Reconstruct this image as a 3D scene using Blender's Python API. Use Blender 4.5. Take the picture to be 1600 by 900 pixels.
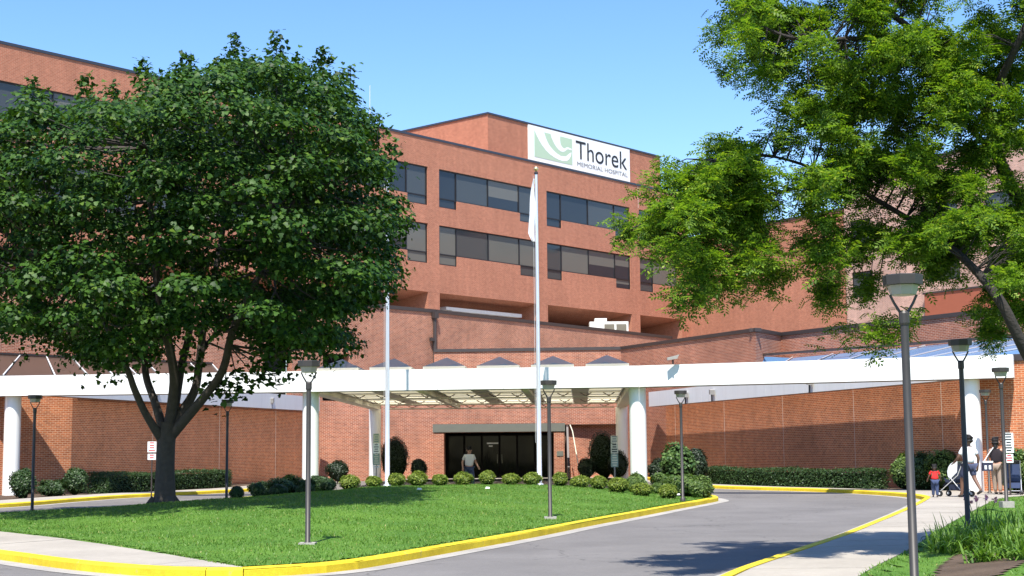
import bpy, math, random
import numpy as np
from mathutils import Vector, Matrix

# ------------------------------------------------------------------ camera, sky, sun, exposure
for o in list(bpy.data.objects): bpy.data.objects.remove(o)
SC = bpy.context.scene
COL = SC.collection
CAM_H = 1.6
cam = bpy.data.cameras.new('camera'); cam.lens = 36.0*2250/1600; cam.sensor_width = 36.0
cam.clip_start = 0.1; cam.clip_end = 6000
camo = bpy.data.objects.new('camera', cam); COL.objects.link(camo)
camo.matrix_world = (Matrix.Translation((0, 0, CAM_H)) @ Matrix.Rotation(math.pi/2+math.atan(254/2250), 4, 'X')
                     @ Matrix.Rotation(math.radians(-0.52), 4, 'Z'))
SC.camera = camo
SUN_EL, SUN_AZ = 60.0, 6.5          # degrees; light travels away from the viewer, a little to the right
wd = bpy.data.worlds.new('World'); SC.world = wd; wd.use_nodes = True
nt = wd.node_tree; bg = nt.nodes['Background']
sky = nt.nodes.new('ShaderNodeTexSky'); sky.sky_type = 'NISHITA'; sky.sun_disc = False
sky.sun_elevation = math.radians(SUN_EL); sky.sun_rotation = math.radians(180+SUN_AZ)
sky.air_density = 1.0; sky.dust_density = 0.2; sky.ozone_density = 2.0
hs = nt.nodes.new('ShaderNodeHueSaturation'); hs.inputs['Hue'].default_value = 0.508; hs.inputs['Saturation'].default_value = 1.24; hs.inputs['Value'].default_value = 1.08
nt.links.new(sky.outputs[0], hs.inputs['Color']); nt.links.new(hs.outputs[0], bg.inputs[0]); bg.inputs[1].default_value = 0.14
sl = bpy.data.lights.new('sun', 'SUN'); sl.energy = 5.0; sl.angle = math.radians(0.53); sl.color = (1.0, 0.955, 0.88)
so = bpy.data.objects.new('sun', sl); COL.objects.link(so)
LH = (math.sin(math.radians(SUN_AZ)), math.cos(math.radians(SUN_AZ)))
ce, se = math.cos(math.radians(SUN_EL)), math.sin(math.radians(SUN_EL))
so.rotation_euler = Vector((LH[0]*ce, LH[1]*ce, -se)).to_track_quat('-Z', 'Y').to_euler()
so.location = (-5, -30, 60)
SC.view_settings.view_transform = 'Standard'; SC.view_settings.look = 'None'
SC.view_settings.exposure = 0.82; SC.view_settings.gamma = 1.0; SC.view_settings.use_curve_mapping = False
SC.render.engine = 'CYCLES'; SC.cycles.max_bounces = 8; SC.cycles.transparent_max_bounces = 16

RS = np.random.RandomState(7)
random.seed(7)

# ------------------------------------------------------------------ materials
MATS = {}
def nmat(name):
    m = bpy.data.materials.new(name); m.use_nodes = True
    MATS[name] = m
    return m, m.node_tree.nodes, m.node_tree.links, m.node_tree.nodes['Principled BSDF']
def c4(c): return (c[0], c[1], c[2], 1.0)
def plain(name, col, rough=0.6, metal=0.0, spec=0.5, var=0.12, scale=3.0, bump=0.0, bscale=40.0):
    """colour with a soft irregular variation and optional fine relief"""
    m, N, L, b = nmat(name)
    b.inputs['Roughness'].default_value = rough; b.inputs['Metallic'].default_value = metal
    b.inputs['Specular IOR Level'].default_value = spec
    tc = N.new('ShaderNodeTexCoord')
    nz = N.new('ShaderNodeTexNoise'); nz.inputs['Scale'].default_value = scale; nz.inputs['Detail'].default_value = 5
    L.new(tc.outputs['Object'], nz.inputs['Vector'])
    mx = N.new('ShaderNodeMix'); mx.data_type = 'RGBA'
    mx.inputs[6].default_value = c4([v*(1-var) for v in col]); mx.inputs[7].default_value = c4([min(1, v*(1+var)) for v in col])
    L.new(nz.outputs[0], mx.inputs[0]); L.new(mx.outputs[2], b.inputs['Base Color'])
    if bump > 0:
        n2 = N.new('ShaderNodeTexNoise'); n2.inputs['Scale'].default_value = bscale; n2.inputs['Detail'].default_value = 4
        L.new(tc.outputs['Object'], n2.inputs['Vector'])
        bp = N.new('ShaderNodeBump'); bp.inputs['Strength'].default_value = bump; bp.inputs['Distance'].default_value = 0.02
        L.new(n2.outputs[0], bp.inputs['Height']); L.new(bp.outputs[0], b.inputs['Normal'])
    return m
def brick(name, c1, c2, mortar, msize=0.009, stain=0.22, relief=0.5):
    """running-bond brickwork in metric UV space"""
    m, N, L, b = nmat(name)
    b.inputs['Roughness'].default_value = 0.9; b.inputs['Specular IOR Level'].default_value = 0.2
    uv = N.new('ShaderNodeUVMap')
    bt = N.new('ShaderNodeTexBrick'); bt.offset = 0.5
    bt.inputs['Scale'].default_value = 1.0; bt.inputs['Brick Width'].default_value = 0.213; bt.inputs['Row Height'].default_value = 0.0715
    bt.inputs['Mortar Size'].default_value = msize; bt.inputs['Mortar Smooth'].default_value = 0.2; bt.inputs['Bias'].default_value = -0.1
    bt.inputs['Color1'].default_value = c4(c1); bt.inputs['Color2'].default_value = c4(c2); bt.inputs['Mortar'].default_value = c4(mortar)
    L.new(uv.outputs[0], bt.inputs['Vector'])
    n1 = N.new('ShaderNodeTexNoise'); n1.inputs['Scale'].default_value = 0.35; n1.inputs['Detail'].default_value = 6; n1.inputs['Roughness'].default_value = 0.65
    L.new(uv.outputs[0], n1.inputs['Vector'])
    rg = N.new('ShaderNodeMapRange'); rg.inputs[1].default_value = 0.3; rg.inputs[2].default_value = 0.7
    rg.inputs[3].default_value = 1-stain; rg.inputs[4].default_value = 1+stain
    L.new(n1.outputs[0], rg.inputs[0])
    n3 = N.new('ShaderNodeTexNoise'); n3.inputs['Scale'].default_value = 4.3; n3.inputs['Detail'].default_value = 3
    L.new(uv.outputs[0], n3.inputs['Vector'])
    rg3 = N.new('ShaderNodeMapRange'); rg3.inputs[1].default_value = 0.3; rg3.inputs[2].default_value = 0.7; rg3.inputs[3].default_value = 0.92; rg3.inputs[4].default_value = 1.08
    L.new(n3.outputs[0], rg3.inputs[0])
    mm = N.new('ShaderNodeMath'); mm.operation = 'MULTIPLY'; L.new(rg.outputs[0], mm.inputs[0]); L.new(rg3.outputs[0], mm.inputs[1])
    mp = N.new('ShaderNodeMapping'); mp.inputs['Scale'].default_value = (1.6, 0.10, 1.0); L.new(uv.outputs[0], mp.inputs['Vector'])
    n4 = N.new('ShaderNodeTexNoise'); n4.inputs['Scale'].default_value = 1.0; n4.inputs['Detail'].default_value = 7; n4.inputs['Roughness'].default_value = 0.7
    L.new(mp.outputs[0], n4.inputs['Vector'])
    rg4 = N.new('ShaderNodeMapRange'); rg4.inputs[1].default_value = 0.35; rg4.inputs[2].default_value = 0.65; rg4.inputs[3].default_value = 0.88; rg4.inputs[4].default_value = 1.06
    L.new(n4.outputs[0], rg4.inputs[0])
    m4 = N.new('ShaderNodeMath'); m4.operation = 'MULTIPLY'; L.new(mm.outputs[0], m4.inputs[0]); L.new(rg4.outputs[0], m4.inputs[1])
    vm = N.new('ShaderNodeVectorMath'); vm.operation = 'SCALE'; L.new(bt.outputs[0], vm.inputs[0]); L.new(m4.outputs[0], vm.inputs['Scale'])
    L.new(vm.outputs[0], b.inputs['Base Color'])
    bp = N.new('ShaderNodeBump'); bp.inputs['Strength'].default_value = relief; bp.inputs['Distance'].default_value = 0.008; bp.invert = True
    L.new(bt.outputs['Fac'], bp.inputs['Height']); L.new(bp.outputs[0], b.inputs['Normal'])
    return m
def leafmat(name, ca, cb, trans=0.3, rough=0.5, spec=0.4, dry=None):
    m, N, L, b = nmat(name)
    g = N.new('ShaderNodeNewGeometry')
    cr = N.new('ShaderNodeValToRGB')
    cr.color_ramp.elements[0].color = c4(ca); cr.color_ramp.elements[1].color = c4(cb)
    if dry:
        cr.color_ramp.elements[1].position = 0.9; e = cr.color_ramp.elements.new(1.0); e.color = c4(dry)
    L.new(g.outputs['Random Per Island'], cr.inputs[0]); L.new(cr.outputs[0], b.inputs['Base Color'])
    b.inputs['Roughness'].default_value = rough; b.inputs['Specular IOR Level'].default_value = spec
    tr = N.new('ShaderNodeBsdfTranslucent')
    tm = N.new('ShaderNodeVectorMath'); tm.operation = 'MULTIPLY'; tm.inputs[1].default_value = (1.25, 1.35, 0.5)
    L.new(cr.outputs[0], tm.inputs[0]); L.new(tm.outputs[0], tr.inputs[0])
    mx = N.new('ShaderNodeMixShader'); mx.inputs[0].default_value = trans
    L.new(b.outputs[0], mx.inputs[1]); L.new(tr.outputs[0], mx.inputs[2])
    L.new(mx.outputs[0], N['Material Output'].inputs[0])
    return m
def ground_mat(name, ca, cb, s1=0.6, s2=25.0, bump=0.4, rough=0.95, speck=0.25, s3=180.0):
    m, N, L, b = nmat(name)
    b.inputs['Roughness'].default_value = rough; b.inputs['Specular IOR Level'].default_value = 0.25
    tc = N.new('ShaderNodeTexCoord')
    def nz(s, d=6):
        n = N.new('ShaderNodeTexNoise'); n.inputs['Scale'].default_value = s; n.inputs['Detail'].default_value = d
        n.inputs['Roughness'].default_value = 0.65; L.new(tc.outputs['Object'], n.inputs['Vector']); return n
    a, f, g = nz(s1), nz(s2), nz(s3, 2)
    ad = N.new('ShaderNodeMath'); ad.operation = 'MULTIPLY_ADD'; ad.inputs[1].default_value = 0.45
    L.new(f.outputs[0], ad.inputs[0]); L.new(a.outputs[0], ad.inputs[2])
    rg = N.new('ShaderNodeMapRange'); rg.inputs[1].default_value = 0.45; rg.inputs[2].default_value = 1.0
    L.new(ad.outputs[0], rg.inputs[0])
    mx = N.new('ShaderNodeMix'); mx.data_type = 'RGBA'; mx.inputs[6].default_value = c4(ca); mx.inputs[7].default_value = c4(cb)
    L.new(rg.outputs[0], mx.inputs[0])
    r2 = N.new('ShaderNodeMapRange'); r2.inputs[1].default_value = 0.3; r2.inputs[2].default_value = 0.7; r2.inputs[3].default_value = 1-speck; r2.inputs[4].default_value = 1+speck
    L.new(g.outputs[0], r2.inputs[0])
    vm = N.new('ShaderNodeVectorMath'); vm.operation = 'SCALE'; L.new(mx.outputs[2], vm.inputs[0]); L.new(r2.outputs[0], vm.inputs['Scale'])
    L.new(vm.outputs[0], b.inputs['Base Color'])
    bp = N.new('ShaderNodeBump'); bp.inputs['Strength'].default_value = bump; bp.inputs['Distance'].default_value = 0.02
    L.new(f.outputs[0], bp.inputs['Height']); L.new(bp.outputs[0], b.inputs['Normal'])
    return m
def wear(mat, kind):
    """cracks and patches on asphalt, chips on kerb paint, faint rain streaks on painted metal"""
    m = MATS[mat]; N, L = m.node_tree.nodes, m.node_tree.links; b = N['Principled BSDF']
    src = b.inputs['Base Color'].links[0].from_socket; tc = N.new('ShaderNodeTexCoord')
    mx = N.new('ShaderNodeMix'); mx.data_type = 'RGBA'; L.new(src, mx.inputs[6])
    if kind == 'crack':
        v = N.new('ShaderNodeTexVoronoi'); v.feature = 'DISTANCE_TO_EDGE'; v.inputs['Scale'].default_value = 0.22
        n = N.new('ShaderNodeTexNoise'); n.inputs['Scale'].default_value = 0.9; n.inputs['Detail'].default_value = 6
        L.new(tc.outputs['Object'], n.inputs['Vector'])
        sc = N.new('ShaderNodeVectorMath'); sc.operation = 'SCALE'; sc.inputs['Scale'].default_value = 1.6; L.new(n.outputs['Color'], sc.inputs[0])
        ad = N.new('ShaderNodeVectorMath'); ad.operation = 'ADD'; L.new(tc.outputs['Object'], ad.inputs[0]); L.new(sc.outputs[0], ad.inputs[1]); L.new(ad.outputs[0], v.inputs['Vector'])
        r = N.new('ShaderNodeMapRange'); r.inputs[1].default_value = 0.0; r.inputs[2].default_value = 0.006; r.inputs[3].default_value = 0.55; r.inputs[4].default_value = 0.0
        L.new(v.outputs[0], r.inputs[0]); L.new(r.outputs[0], mx.inputs[0]); mx.inputs[7].default_value = (0.05, 0.048, 0.045, 1)
    elif kind == 'chip':
        n = N.new('ShaderNodeTexNoise'); n.inputs['Scale'].default_value = 5.0; n.inputs['Detail'].default_value = 8; n.inputs['Roughness'].default_value = 0.75
        L.new(tc.outputs['Object'], n.inputs['Vector'])
        r = N.new('ShaderNodeMapRange'); r.inputs[1].default_value = 0.60; r.inputs[2].default_value = 0.68; r.inputs[3].default_value = 0.0; r.inputs[4].default_value = 0.75
        L.new(n.outputs[0], r.inputs[0]); L.new(r.outputs[0], mx.inputs[0]); mx.inputs[7].default_value = (0.26, 0.23, 0.17, 1)
    else:
        mp = N.new('ShaderNodeMapping'); mp.inputs['Scale'].default_value = (3.0, 3.0, 0.25); L.new(tc.outputs['Object'], mp.inputs['Vector'])
        n = N.new('ShaderNodeTexNoise'); n.inputs['Scale'].default_value = 1.5; n.inputs['Detail'].default_value = 6; L.new(mp.outputs[0], n.inputs['Vector'])
        r = N.new('ShaderNodeMapRange'); r.inputs[1].default_value = 0.5; r.inputs[2].default_value = 0.8; r.inputs[3].default_value = 0.0; r.inputs[4].default_value = 0.16
        L.new(n.outputs[0], r.inputs[0]); L.new(r.outputs[0], mx.inputs[0]); mx.inputs[7].default_value = (0.42, 0.40, 0.35, 1)
    L.new(mx.outputs[2], b.inputs['Base Color'])
def glass(name, col, rough=0.06, spec=0.9, metal=0.0):
    m, N, L, b = nmat(name)
    b.inputs['Base Color'].default_value = c4(col); b.inputs['Roughness'].default_value = rough
    b.inputs['Specular IOR Level'].default_value = spec; b.inputs['Metallic'].default_value = metal
    tc = N.new('ShaderNodeTexCoord'); n = N.new('ShaderNodeTexNoise'); n.inputs['Scale'].default_value = 0.7; n.inputs['Detail'].default_value = 1
    L.new(tc.outputs['Object'], n.inputs['Vector'])
    bp = N.new('ShaderNodeBump'); bp.inputs['Strength'].default_value = 0.05; bp.inputs['Distance'].default_value = 0.2
    L.new(n.outputs[0], bp.inputs['Height']); L.new(bp.outputs[0], b.inputs['Normal'])
    return m
def translucent(name, col, fac=0.6, transp=0.0):
    m, N, L, b = nmat(name)
    b.inputs['Base Color'].default_value = c4(col); b.inputs['Roughness'].default_value = 0.4
    t = N.new('ShaderNodeBsdfTransparent' if transp else 'ShaderNodeBsdfTranslucent'); t.inputs[0].default_value = c4(col if not transp else (0.9, 0.93, 0.97))
    mx = N.new('ShaderNodeMixShader'); mx.inputs[0].default_value = fac
    L.new(b.outputs[0], mx.inputs[1]); L.new(t.outputs[0], mx.inputs[2]); L.new(mx.outputs[0], N['Material Output'].inputs[0])
    return m

brick('brick_red', (0.425, 0.150, 0.084), (0.325, 0.106, 0.060), (0.45, 0.27, 0.185), stain=.06, relief=0.0)
brick('brick_podium', (0.37, 0.118, 0.062), (0.225, 0.066, 0.040), (0.50, 0.34, 0.245), 0.010)
brick('brick_wing', (0.50, 0.150, 0.055), (0.31, 0.086, 0.036), (0.56, 0.36, 0.23), 0.010, 0.18)
brick('brick_beige', (0.48, 0.27, 0.20), (0.36, 0.20, 0.15), (0.60, 0.48, 0.40))
plain('coping_brown', (0.055, 0.042, 0.038), 0.5, 0.2)
plain('coping_blue', (0.05, 0.055, 0.07), 0.4, 0.4)
plain('white_paint', (0.80, 0.79, 0.75), 0.45, var=0.04, scale=0.7)
plain('cream_soffit', (0.66, 0.63, 0.53), 0.7, var=0.06)
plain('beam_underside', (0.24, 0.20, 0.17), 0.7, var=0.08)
plain('frame_dark', (0.022, 0.021, 0.022), 0.45, 0.3)
plain('frame_white', (0.62, 0.62, 0.60), 0.5)
plain('orange_panel', (0.30, 0.085, 0.042), 0.7, var=0.08)
plain('interior_dark', (0.016, 0.015, 0.014), 0.9, spec=0.1)
plain('header_grey', (0.135, 0.14, 0.115), 0.5, var=0.08)
glass('glass_dark', (0.024, 0.029, 0.036), .06, .5); glass('glass_mid', (0.055, 0.060, 0.060), .06, .5); glass('glass_blind', (0.125, 0.122, 0.105), 0.14, .4)
glass('glass_sky_painted', (0.10, 0.20, 0.34), 0.25, 0.3); glass('glass_brown', (0.06, 0.042, 0.032), 0.3, 0.25); glass('glass_door', (0.006, 0.006, 0.007), 0.08, 0.1)  # blue sloped panes: sky reflection painted into the base colour
translucent('diffuser', (0.95, 0.90, 0.74), 0.75)
translucent('skylight', (0.040, 0.056, 0.070), 0.42, 1.0)
plain('lamp_metal', (0.050, 0.045, 0.040), 0.5, 0.3, var=0.15, scale=8)
plain('lamp_lens', (0.33, 0.315, 0.25), 0.3)
plain('aluminium', (0.72, 0.73, 0.75), 0.32, 0.55, var=0.05)
plain('gold', (0.75, 0.60, 0.32), 0.3, 0.8)
plain('flag_cloth', (0.78, 0.78, 0.80), 0.8, var=0.06)
plain('sign_white', (0.80, 0.82, 0.80), 0.55, var=0.03); plain('sign_green', (0.42, 0.56, 0.40), 0.6, var=0.03); plain('sign_ink', (0.012, 0.013, 0.016), 0.6); plain('sign_ink_grey', (0.16, 0.17, 0.18), 0.6)
plain('sign_cream', (0.58, 0.56, 0.44), 0.6); plain('sign_teal', (0.22, 0.30, 0.26), 0.6); plain('sign_red', (0.45, 0.05, 0.05), 0.6)
ground_mat('asphalt', (0.115, 0.107, 0.100), (0.195, 0.182, 0.170), 0.35, 14, 0.3, speck=0.22)
ground_mat('concrete', (0.27, 0.24, 0.20), (0.41, 0.37, 0.305), 0.5, 9, 0.15, speck=0.12)
ground_mat('kerb_yellow', (0.50, 0.35, 0.012), (0.78, 0.58, 0.03), 1.3, 12, 0.25, 0.7, 0.15, 60)
ground_mat('gutter', (0.25, 0.235, 0.215), (0.42, 0.39, 0.34), 1.0, 12, 0.2)
ground_mat('soil', (0.045, 0.03, 0.02), (0.13, 0.09, 0.06), 1.0, 18, 0.9)
ground_mat('turf', (0.040, 0.110, 0.012), (0.105, 0.205, 0.022), 0.45, 10, 0.8, speck=0.35, s3=70)
ground_mat('far_ground', (0.10, 0.11, 0.07), (0.17, 0.16, 0.12), 0.05, 3, 0.2)
leafmat('grass_blade', (0.055, 0.140, 0.012), (0.145, 0.265, 0.030), 0.25, dry=(0.30, 0.27, 0.08))
leafmat('maple_leaf', (0.007, 0.028, 0.004), (0.052, 0.118, 0.014), 0.22, 0.5, 0.2, dry=(0.10, 0.16, 0.018))
leafmat('locust_leaf', (0.038, 0.098, 0.014), (0.190, 0.300, 0.028), 0.45, 0.5, 0.25, dry=(0.33, 0.38, 0.04))
leafmat('box_leaf', (0.070, 0.130, 0.012), (0.250, 0.300, 0.035), 0.25)
leafmat('yew_leaf', (0.006, 0.018, 0.007), (0.020, 0.042, 0.013), 0.08)
leafmat('hedge_leaf', (0.016, 0.042, 0.010), (0.050, 0.095, 0.022), 0.15)
leafmat('bush_leaf', (0.045, 0.095, 0.018), (0.160, 0.235, 0.050), 0.25)
leafmat('broad_leaf', (0.030, 0.085, 0.020), (0.120, 0.200, 0.055), 0.2, 0.5, 0.3)
leafmat('lily_leaf', (0.055, 0.140, 0.014), (0.170, 0.290, 0.040), 0.35)
leafmat('petal', (0.60, 0.20, 0.36), (0.85, 0.45, 0.55), 0.3)
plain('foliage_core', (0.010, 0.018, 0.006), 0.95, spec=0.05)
plain('bark', (0.062, 0.050, 0.040), 0.95, var=0.45, scale=9, bump=0.9, bscale=22)
plain('bark_dark', (0.034, 0.028, 0.024), 0.95, var=0.4, scale=9, bump=0.9, bscale=24)
plain('skin_light', (0.48, 0.27, 0.19), 0.55); plain('skin_dark', (0.16, 0.080, 0.050), 0.55); plain('hair_dark', (0.012, 0.009, 0.008), 0.6)
plain('shirt_white', (0.74, 0.73, 0.71), 0.85); plain('shirt_grey', (0.42, 0.40, 0.37), 0.85); plain('shirt_red', (0.62, 0.018, 0.016), 0.8)
plain('denim', (0.040, 0.060, 0.130), 0.85); plain('shorts_navy', (0.045, 0.055, 0.10), 0.85); plain('top_black', (0.016, 0.010, 0.014), 0.85); plain('khaki', (0.33, 0.25, 0.19), 0.85)
plain('shoe_dark', (0.02, 0.018, 0.016), 0.6); plain('pram_blue', (0.02, 0.028, 0.06), 0.8); plain('rubber', (0.012, 0.012, 0.013), 0.8); plain('navy_bag', (0.020, 0.022, 0.05), 0.7)
plain('unit_white', (0.72, 0.71, 0.66), 0.5); plain('grille', (0.16, 0.14, 0.10), 0.7); plain('litter', (0.7, 0.69, 0.66), 0.8)

wear('asphalt', 'crack'); wear('kerb_yellow', 'chip'); wear('white_paint', 'streak')

# ------------------------------------------------------------------ scene helpers
def link(o, parent=None):
    COL.objects.link(o)
    if parent: o.parent = parent
    return o
def wloc(o):
    v = Vector((0, 0, 0))
    while o: v = v + o.location; o = o.parent
    return v
def tag(o, label=None, cat=None, group=None, kind=None):
    for k, v in (('label', label), ('category', cat), ('group', group), ('kind', kind)):
        if v: o[k] = v
    return o
def thing(name, loc, label, cat, group=None):
    o = bpy.data.objects.new(name, None); o.location = loc; o.empty_display_size = 0.2
    link(o); return tag(o, label, cat, group)
class MB:
    """collects polygons in world space, writes metric UVs, links one mesh object"""
    def __init__(s): s.v = []; s.f = []; s.m = []
    def poly(s, pts, m=0):
        i = len(s.v); s.v += [tuple(p) for p in pts]; s.f.append(list(range(i, i+len(pts)))); s.m.append(m); return s
    def hexa(s, p, m=0):
        """p: 4 bottom (ccw from above) + 4 top points"""
        i = len(s.v); s.v += [tuple(q) for q in p]
        for f in ((3, 2, 1, 0), (4, 5, 6, 7), (0, 1, 5, 4), (1, 2, 6, 5), (2, 3, 7, 6), (3, 0, 4, 7)):
            s.f.append([i+k for k in f]); s.m.append(m)
        return s
    def box(s, x0, x1, y0, y1, z0, z1, m=0):
        return s.hexa([(x0, y0, z0), (x1, y0, z0), (x1, y1, z0), (x0, y1, z0), (x0, y0, z1), (x1, y0, z1), (x1, y1, z1), (x0, y1, z1)], m)
    def obox(s, fr, u0, u1, w0, w1, z0, z1, m=0):
        """box in a wall frame: u along, w outward (towards the viewer), z up"""
        P = fr.P
        return s.hexa([P(u0, w1, z0), P(u1, w1, z0), P(u1, w0, z0), P(u0, w0, z0), P(u0, w1, z1), P(u1, w1, z1), P(u1, w0, z1), P(u0, w0, z1)], m)
    def tube(s, pts, rad, n=8, m=0, cap=True):
        pts = [Vector(p) for p in pts]
        if not hasattr(rad, '__len__'): rad = [rad]*len(pts)
        t = (pts[1]-pts[0]).normalized(); a = t.orthogonal().normalized(); i0 = len(s.v)
        for k, p in enumerate(pts):
            if k > 0:
                t2 = (pts[min(k+1, len(pts)-1)]-pts[k-1]).normalized()
                a = (a - t2*a.dot(t2)).normalized(); t = t2
            b = t.cross(a)
            for j in range(n):
                th = 2*math.pi*j/n; s.v.append(tuple(p+(a*math.cos(th)+b*math.sin(th))*rad[k]))
        for k in range(len(pts)-1):
            for j in range(n):
                s.f.append([i0+k*n+j, i0+k*n+(j+1) % n, i0+(k+1)*n+(j+1) % n, i0+(k+1)*n+j]); s.m.append(m)
        if cap:
            s.poly(s.v[i0:i0+n][::-1], m); k = i0+(len(pts)-1)*n; s.poly(s.v[k:k+n], m)
        return s
    def lathe(s, c, prof, n=16, m=0, rot=0.0):
        i0 = len(s.v)
        for r, z in prof:
            for j in range(n):
                th = 2*math.pi*j/n+rot; s.v.append((c[0]+r*math.cos(th), c[1]+r*math.sin(th), c[2]+z))
        for k in range(len(prof)-1):
            for j in range(n):
                s.f.append([i0+k*n+j, i0+k*n+(j+1) % n, i0+(k+1)*n+(j+1) % n, i0+(k+1)*n+j]); s.m.append(m)
        s.poly(s.v[i0:i0+n][::-1], m); k = i0+(len(prof)-1)*n; s.poly(s.v[k:k+n], m)
        return s
    def build(s, name, mats, parent=None, smooth=False, uv=False):
        if isinstance(mats, str): mats = [mats]
        o0 = wloc(parent) if parent else Vector((0, 0, 0))
        me = bpy.data.meshes.new(name)
        me.from_pydata([(v[0]-o0.x, v[1]-o0.y, v[2]-o0.z) for v in s.v], [], s.f)
        for m in mats: me.materials.append(MATS[m])
        if len(mats) > 1: me.polygons.foreach_set('material_index', s.m)
        if uv:
            ul = me.uv_layers.new(name='UVMap'); me.update()
            for p in me.polygons:
                n = p.normal
                for li in p.loop_indices:
                    co = s.v[me.loops[li].vertex_index]
                    if abs(n.z) > 0.7: q = (co[0], co[1])
                    else:
                        l = math.hypot(n.x, n.y); q = ((-n.y*co[0]+n.x*co[1])/l, co[2])
                    ul.data[li].uv = q
        if smooth: me.polygons.foreach_set('use_smooth', [True]*len(me.polygons))
        me.update()
        return link(bpy.data.objects.new(name, me), parent)
class Frame:
    """a vertical wall frame: origin, direction along, outward normal to the right-hand side towards the viewer"""
    def __init__(s, a, b):
        s.a = Vector((a[0], a[1])); d = Vector((b[0]-a[0], b[1]-a[1])); s.L = d.length; s.d = d.normalized()
        s.n = Vector((s.d.y, -s.d.x))
    def P(s, u, w, z):
        q = s.a+s.d*u+s.n*w; return (q.x, q.y, z)
def wall_holes(fr, u0, u1, z0, z1, holes, reveal=0.22, thick=0.0):
    """front skin with real openings and brick reveals"""
    mb = MB(); e = 1e-4
    us = sorted({u0, u1, *[min(max(h[k], u0), u1) for h in holes for k in (0, 1)]})
    zs = sorted({z0, z1, *[min(max(h[k], z0), z1) for h in holes for k in (2, 3)]})
    def solid(i, j):
        if i < 0 or j < 0 or i >= len(us)-1 or j >= len(zs)-1: return True
        u, z = (us[i]+us[i+1])/2, (zs[j]+zs[j+1])/2
        return not any(h[0] < u < h[1] and h[2] < z < h[3] for h in holes)
    P = fr.P
    for i in range(len(us)-1):
        for j in range(len(zs)-1):
            a, b, c, d = us[i], us[i+1], zs[j], zs[j+1]
            if b-a < e or d-c < e: continue
            if solid(i, j): mb.poly([P(a, 0, c), P(b, 0, c), P(b, 0, d), P(a, 0, d)])
            else:
                r = -reveal
                if solid(i-1, j): mb.poly([P(a, 0, c), P(a, 0, d), P(a, r, d), P(a, r, c)])
                if solid(i+1, j): mb.poly([P(b, 0, d), P(b, 0, c), P(b, r, c), P(b, r, d)])
                if solid(i, j-1): mb.poly([P(b, 0, c), P(a, 0, c), P(a, r, c), P(b, r, c)])
                if solid(i, j+1): mb.poly([P(a, 0, d), P(b, 0, d), P(b, r, d), P(a, r, d)])
    return mb
def copy_tree(o, parent=None, delta=None):
    c = o.copy(); COL.objects.link(c); c.parent = parent
    for ch in o.children: copy_tree(ch, c)
    return c
def np_mesh(name, V, F, mat, parent=None, core=None):
    """V (n,3) world, F (m,k) faces of equal size"""
    o0 = wloc(parent) if parent else Vector((0, 0, 0))
    V = np.asarray(V, np.float32)-np.array([o0.x, o0.y, o0.z], np.float32)
    F = np.asarray(F, np.int32); k = F.shape[1]
    me = bpy.data.meshes.new(name)
    me.vertices.add(len(V)); me.vertices.foreach_set('co', V.ravel())
    me.loops.add(F.size); me.loops.foreach_set('vertex_index', F.ravel())
    me.polygons.add(len(F)); me.polygons.foreach_set('loop_start', np.arange(0, F.size, k, dtype=np.int32))
    me.polygons.foreach_set('loop_total', np.full(len(F), k, np.int32))
    me.materials.append(MATS[mat]); me.update(calc_edges=True)
    return link(bpy.data.objects.new(name, me), parent)
def unit(a): return a/np.maximum(np.linalg.norm(a, axis=1, keepdims=True), 1e-6)
T_MAPLE = (np.array([(0, 0, 0), (.20, .02, .05), (.58, .22, .10), (.30, .48, .04), (.34, .74, .06), (0, 1.0, -.10),
                     (-.34, .74, .06), (-.30, .48, .04), (-.58, .22, .10), (-.20, .02, .05), (0, .5, 0)]),
           np.array([(0, 1, 2, 10), (10, 2, 3, 4), (10, 4, 5, 6), (10, 6, 7, 8), (0, 10, 8, 9)]))
T_OVAL = (np.array([(0, 0, 0), (.33, .5, .06), (0, 1, 0), (-.33, .5, .06)]), np.array([(0, 1, 2, 3)]))
def pinnate():
    v, f = [], []
    for k in range(4):
        y = .1+.22*k; dz = -.10*(y*y)
        for s in (-1, 1):
            i = len(v); l, w = .32, .085
            v += [(0, y, dz), (s*l*.5, y+.10+w, dz+.03), (s*l, y+.16, dz-.04), (s*l*.5, y+.10-w, dz+.03)]; f.append((i, i+1, i+2, i+3))
    i = len(v); v += [(0, .86, -.08), (.07, 1.0, -.1), (0, 1.18, -.16), (-.07, 1.0, -.1)]; f.append((i, i+1, i+2, i+3))
    return np.array(v), np.array(f)
T_PINN = pinnate()
def leaf_field(pos, nrm, tip, size, tmpl):
    """place template leaves: nrm = leaf normal, tip = direction of the tip"""
    tv, tf = tmpl
    nrm = unit(nrm); tip = tip-nrm*(tip*nrm).sum(1, keepdims=True); tip = unit(tip); side = np.cross(tip, nrm)
    V = (pos[:, None, :]+size[:, None, None]*(side[:, None, :]*tv[None, :, 0:1]+tip[:, None, :]*tv[None, :, 1:2]+nrm[:, None, :]*tv[None, :, 2:3]))
    F = tf[None]+(np.arange(len(pos))*len(tv))[:, None, None]
    return V.reshape(-1, 3), F.reshape(-1, tf.shape[1])
def in_poly(px, py, poly):
    px = np.asarray(px, float); py = np.asarray(py, float); r = np.zeros(px.shape, bool); n = len(poly)
    for i in range(n):
        x1, y1 = poly[i]; x2, y2 = poly[(i+1) % n]
        if y1 == y2: continue
        c = ((y1 > py) != (y2 > py)) & (px < (x2-x1)*(py-y1)/(y2-y1)+x1); r ^= c
    return r
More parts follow.
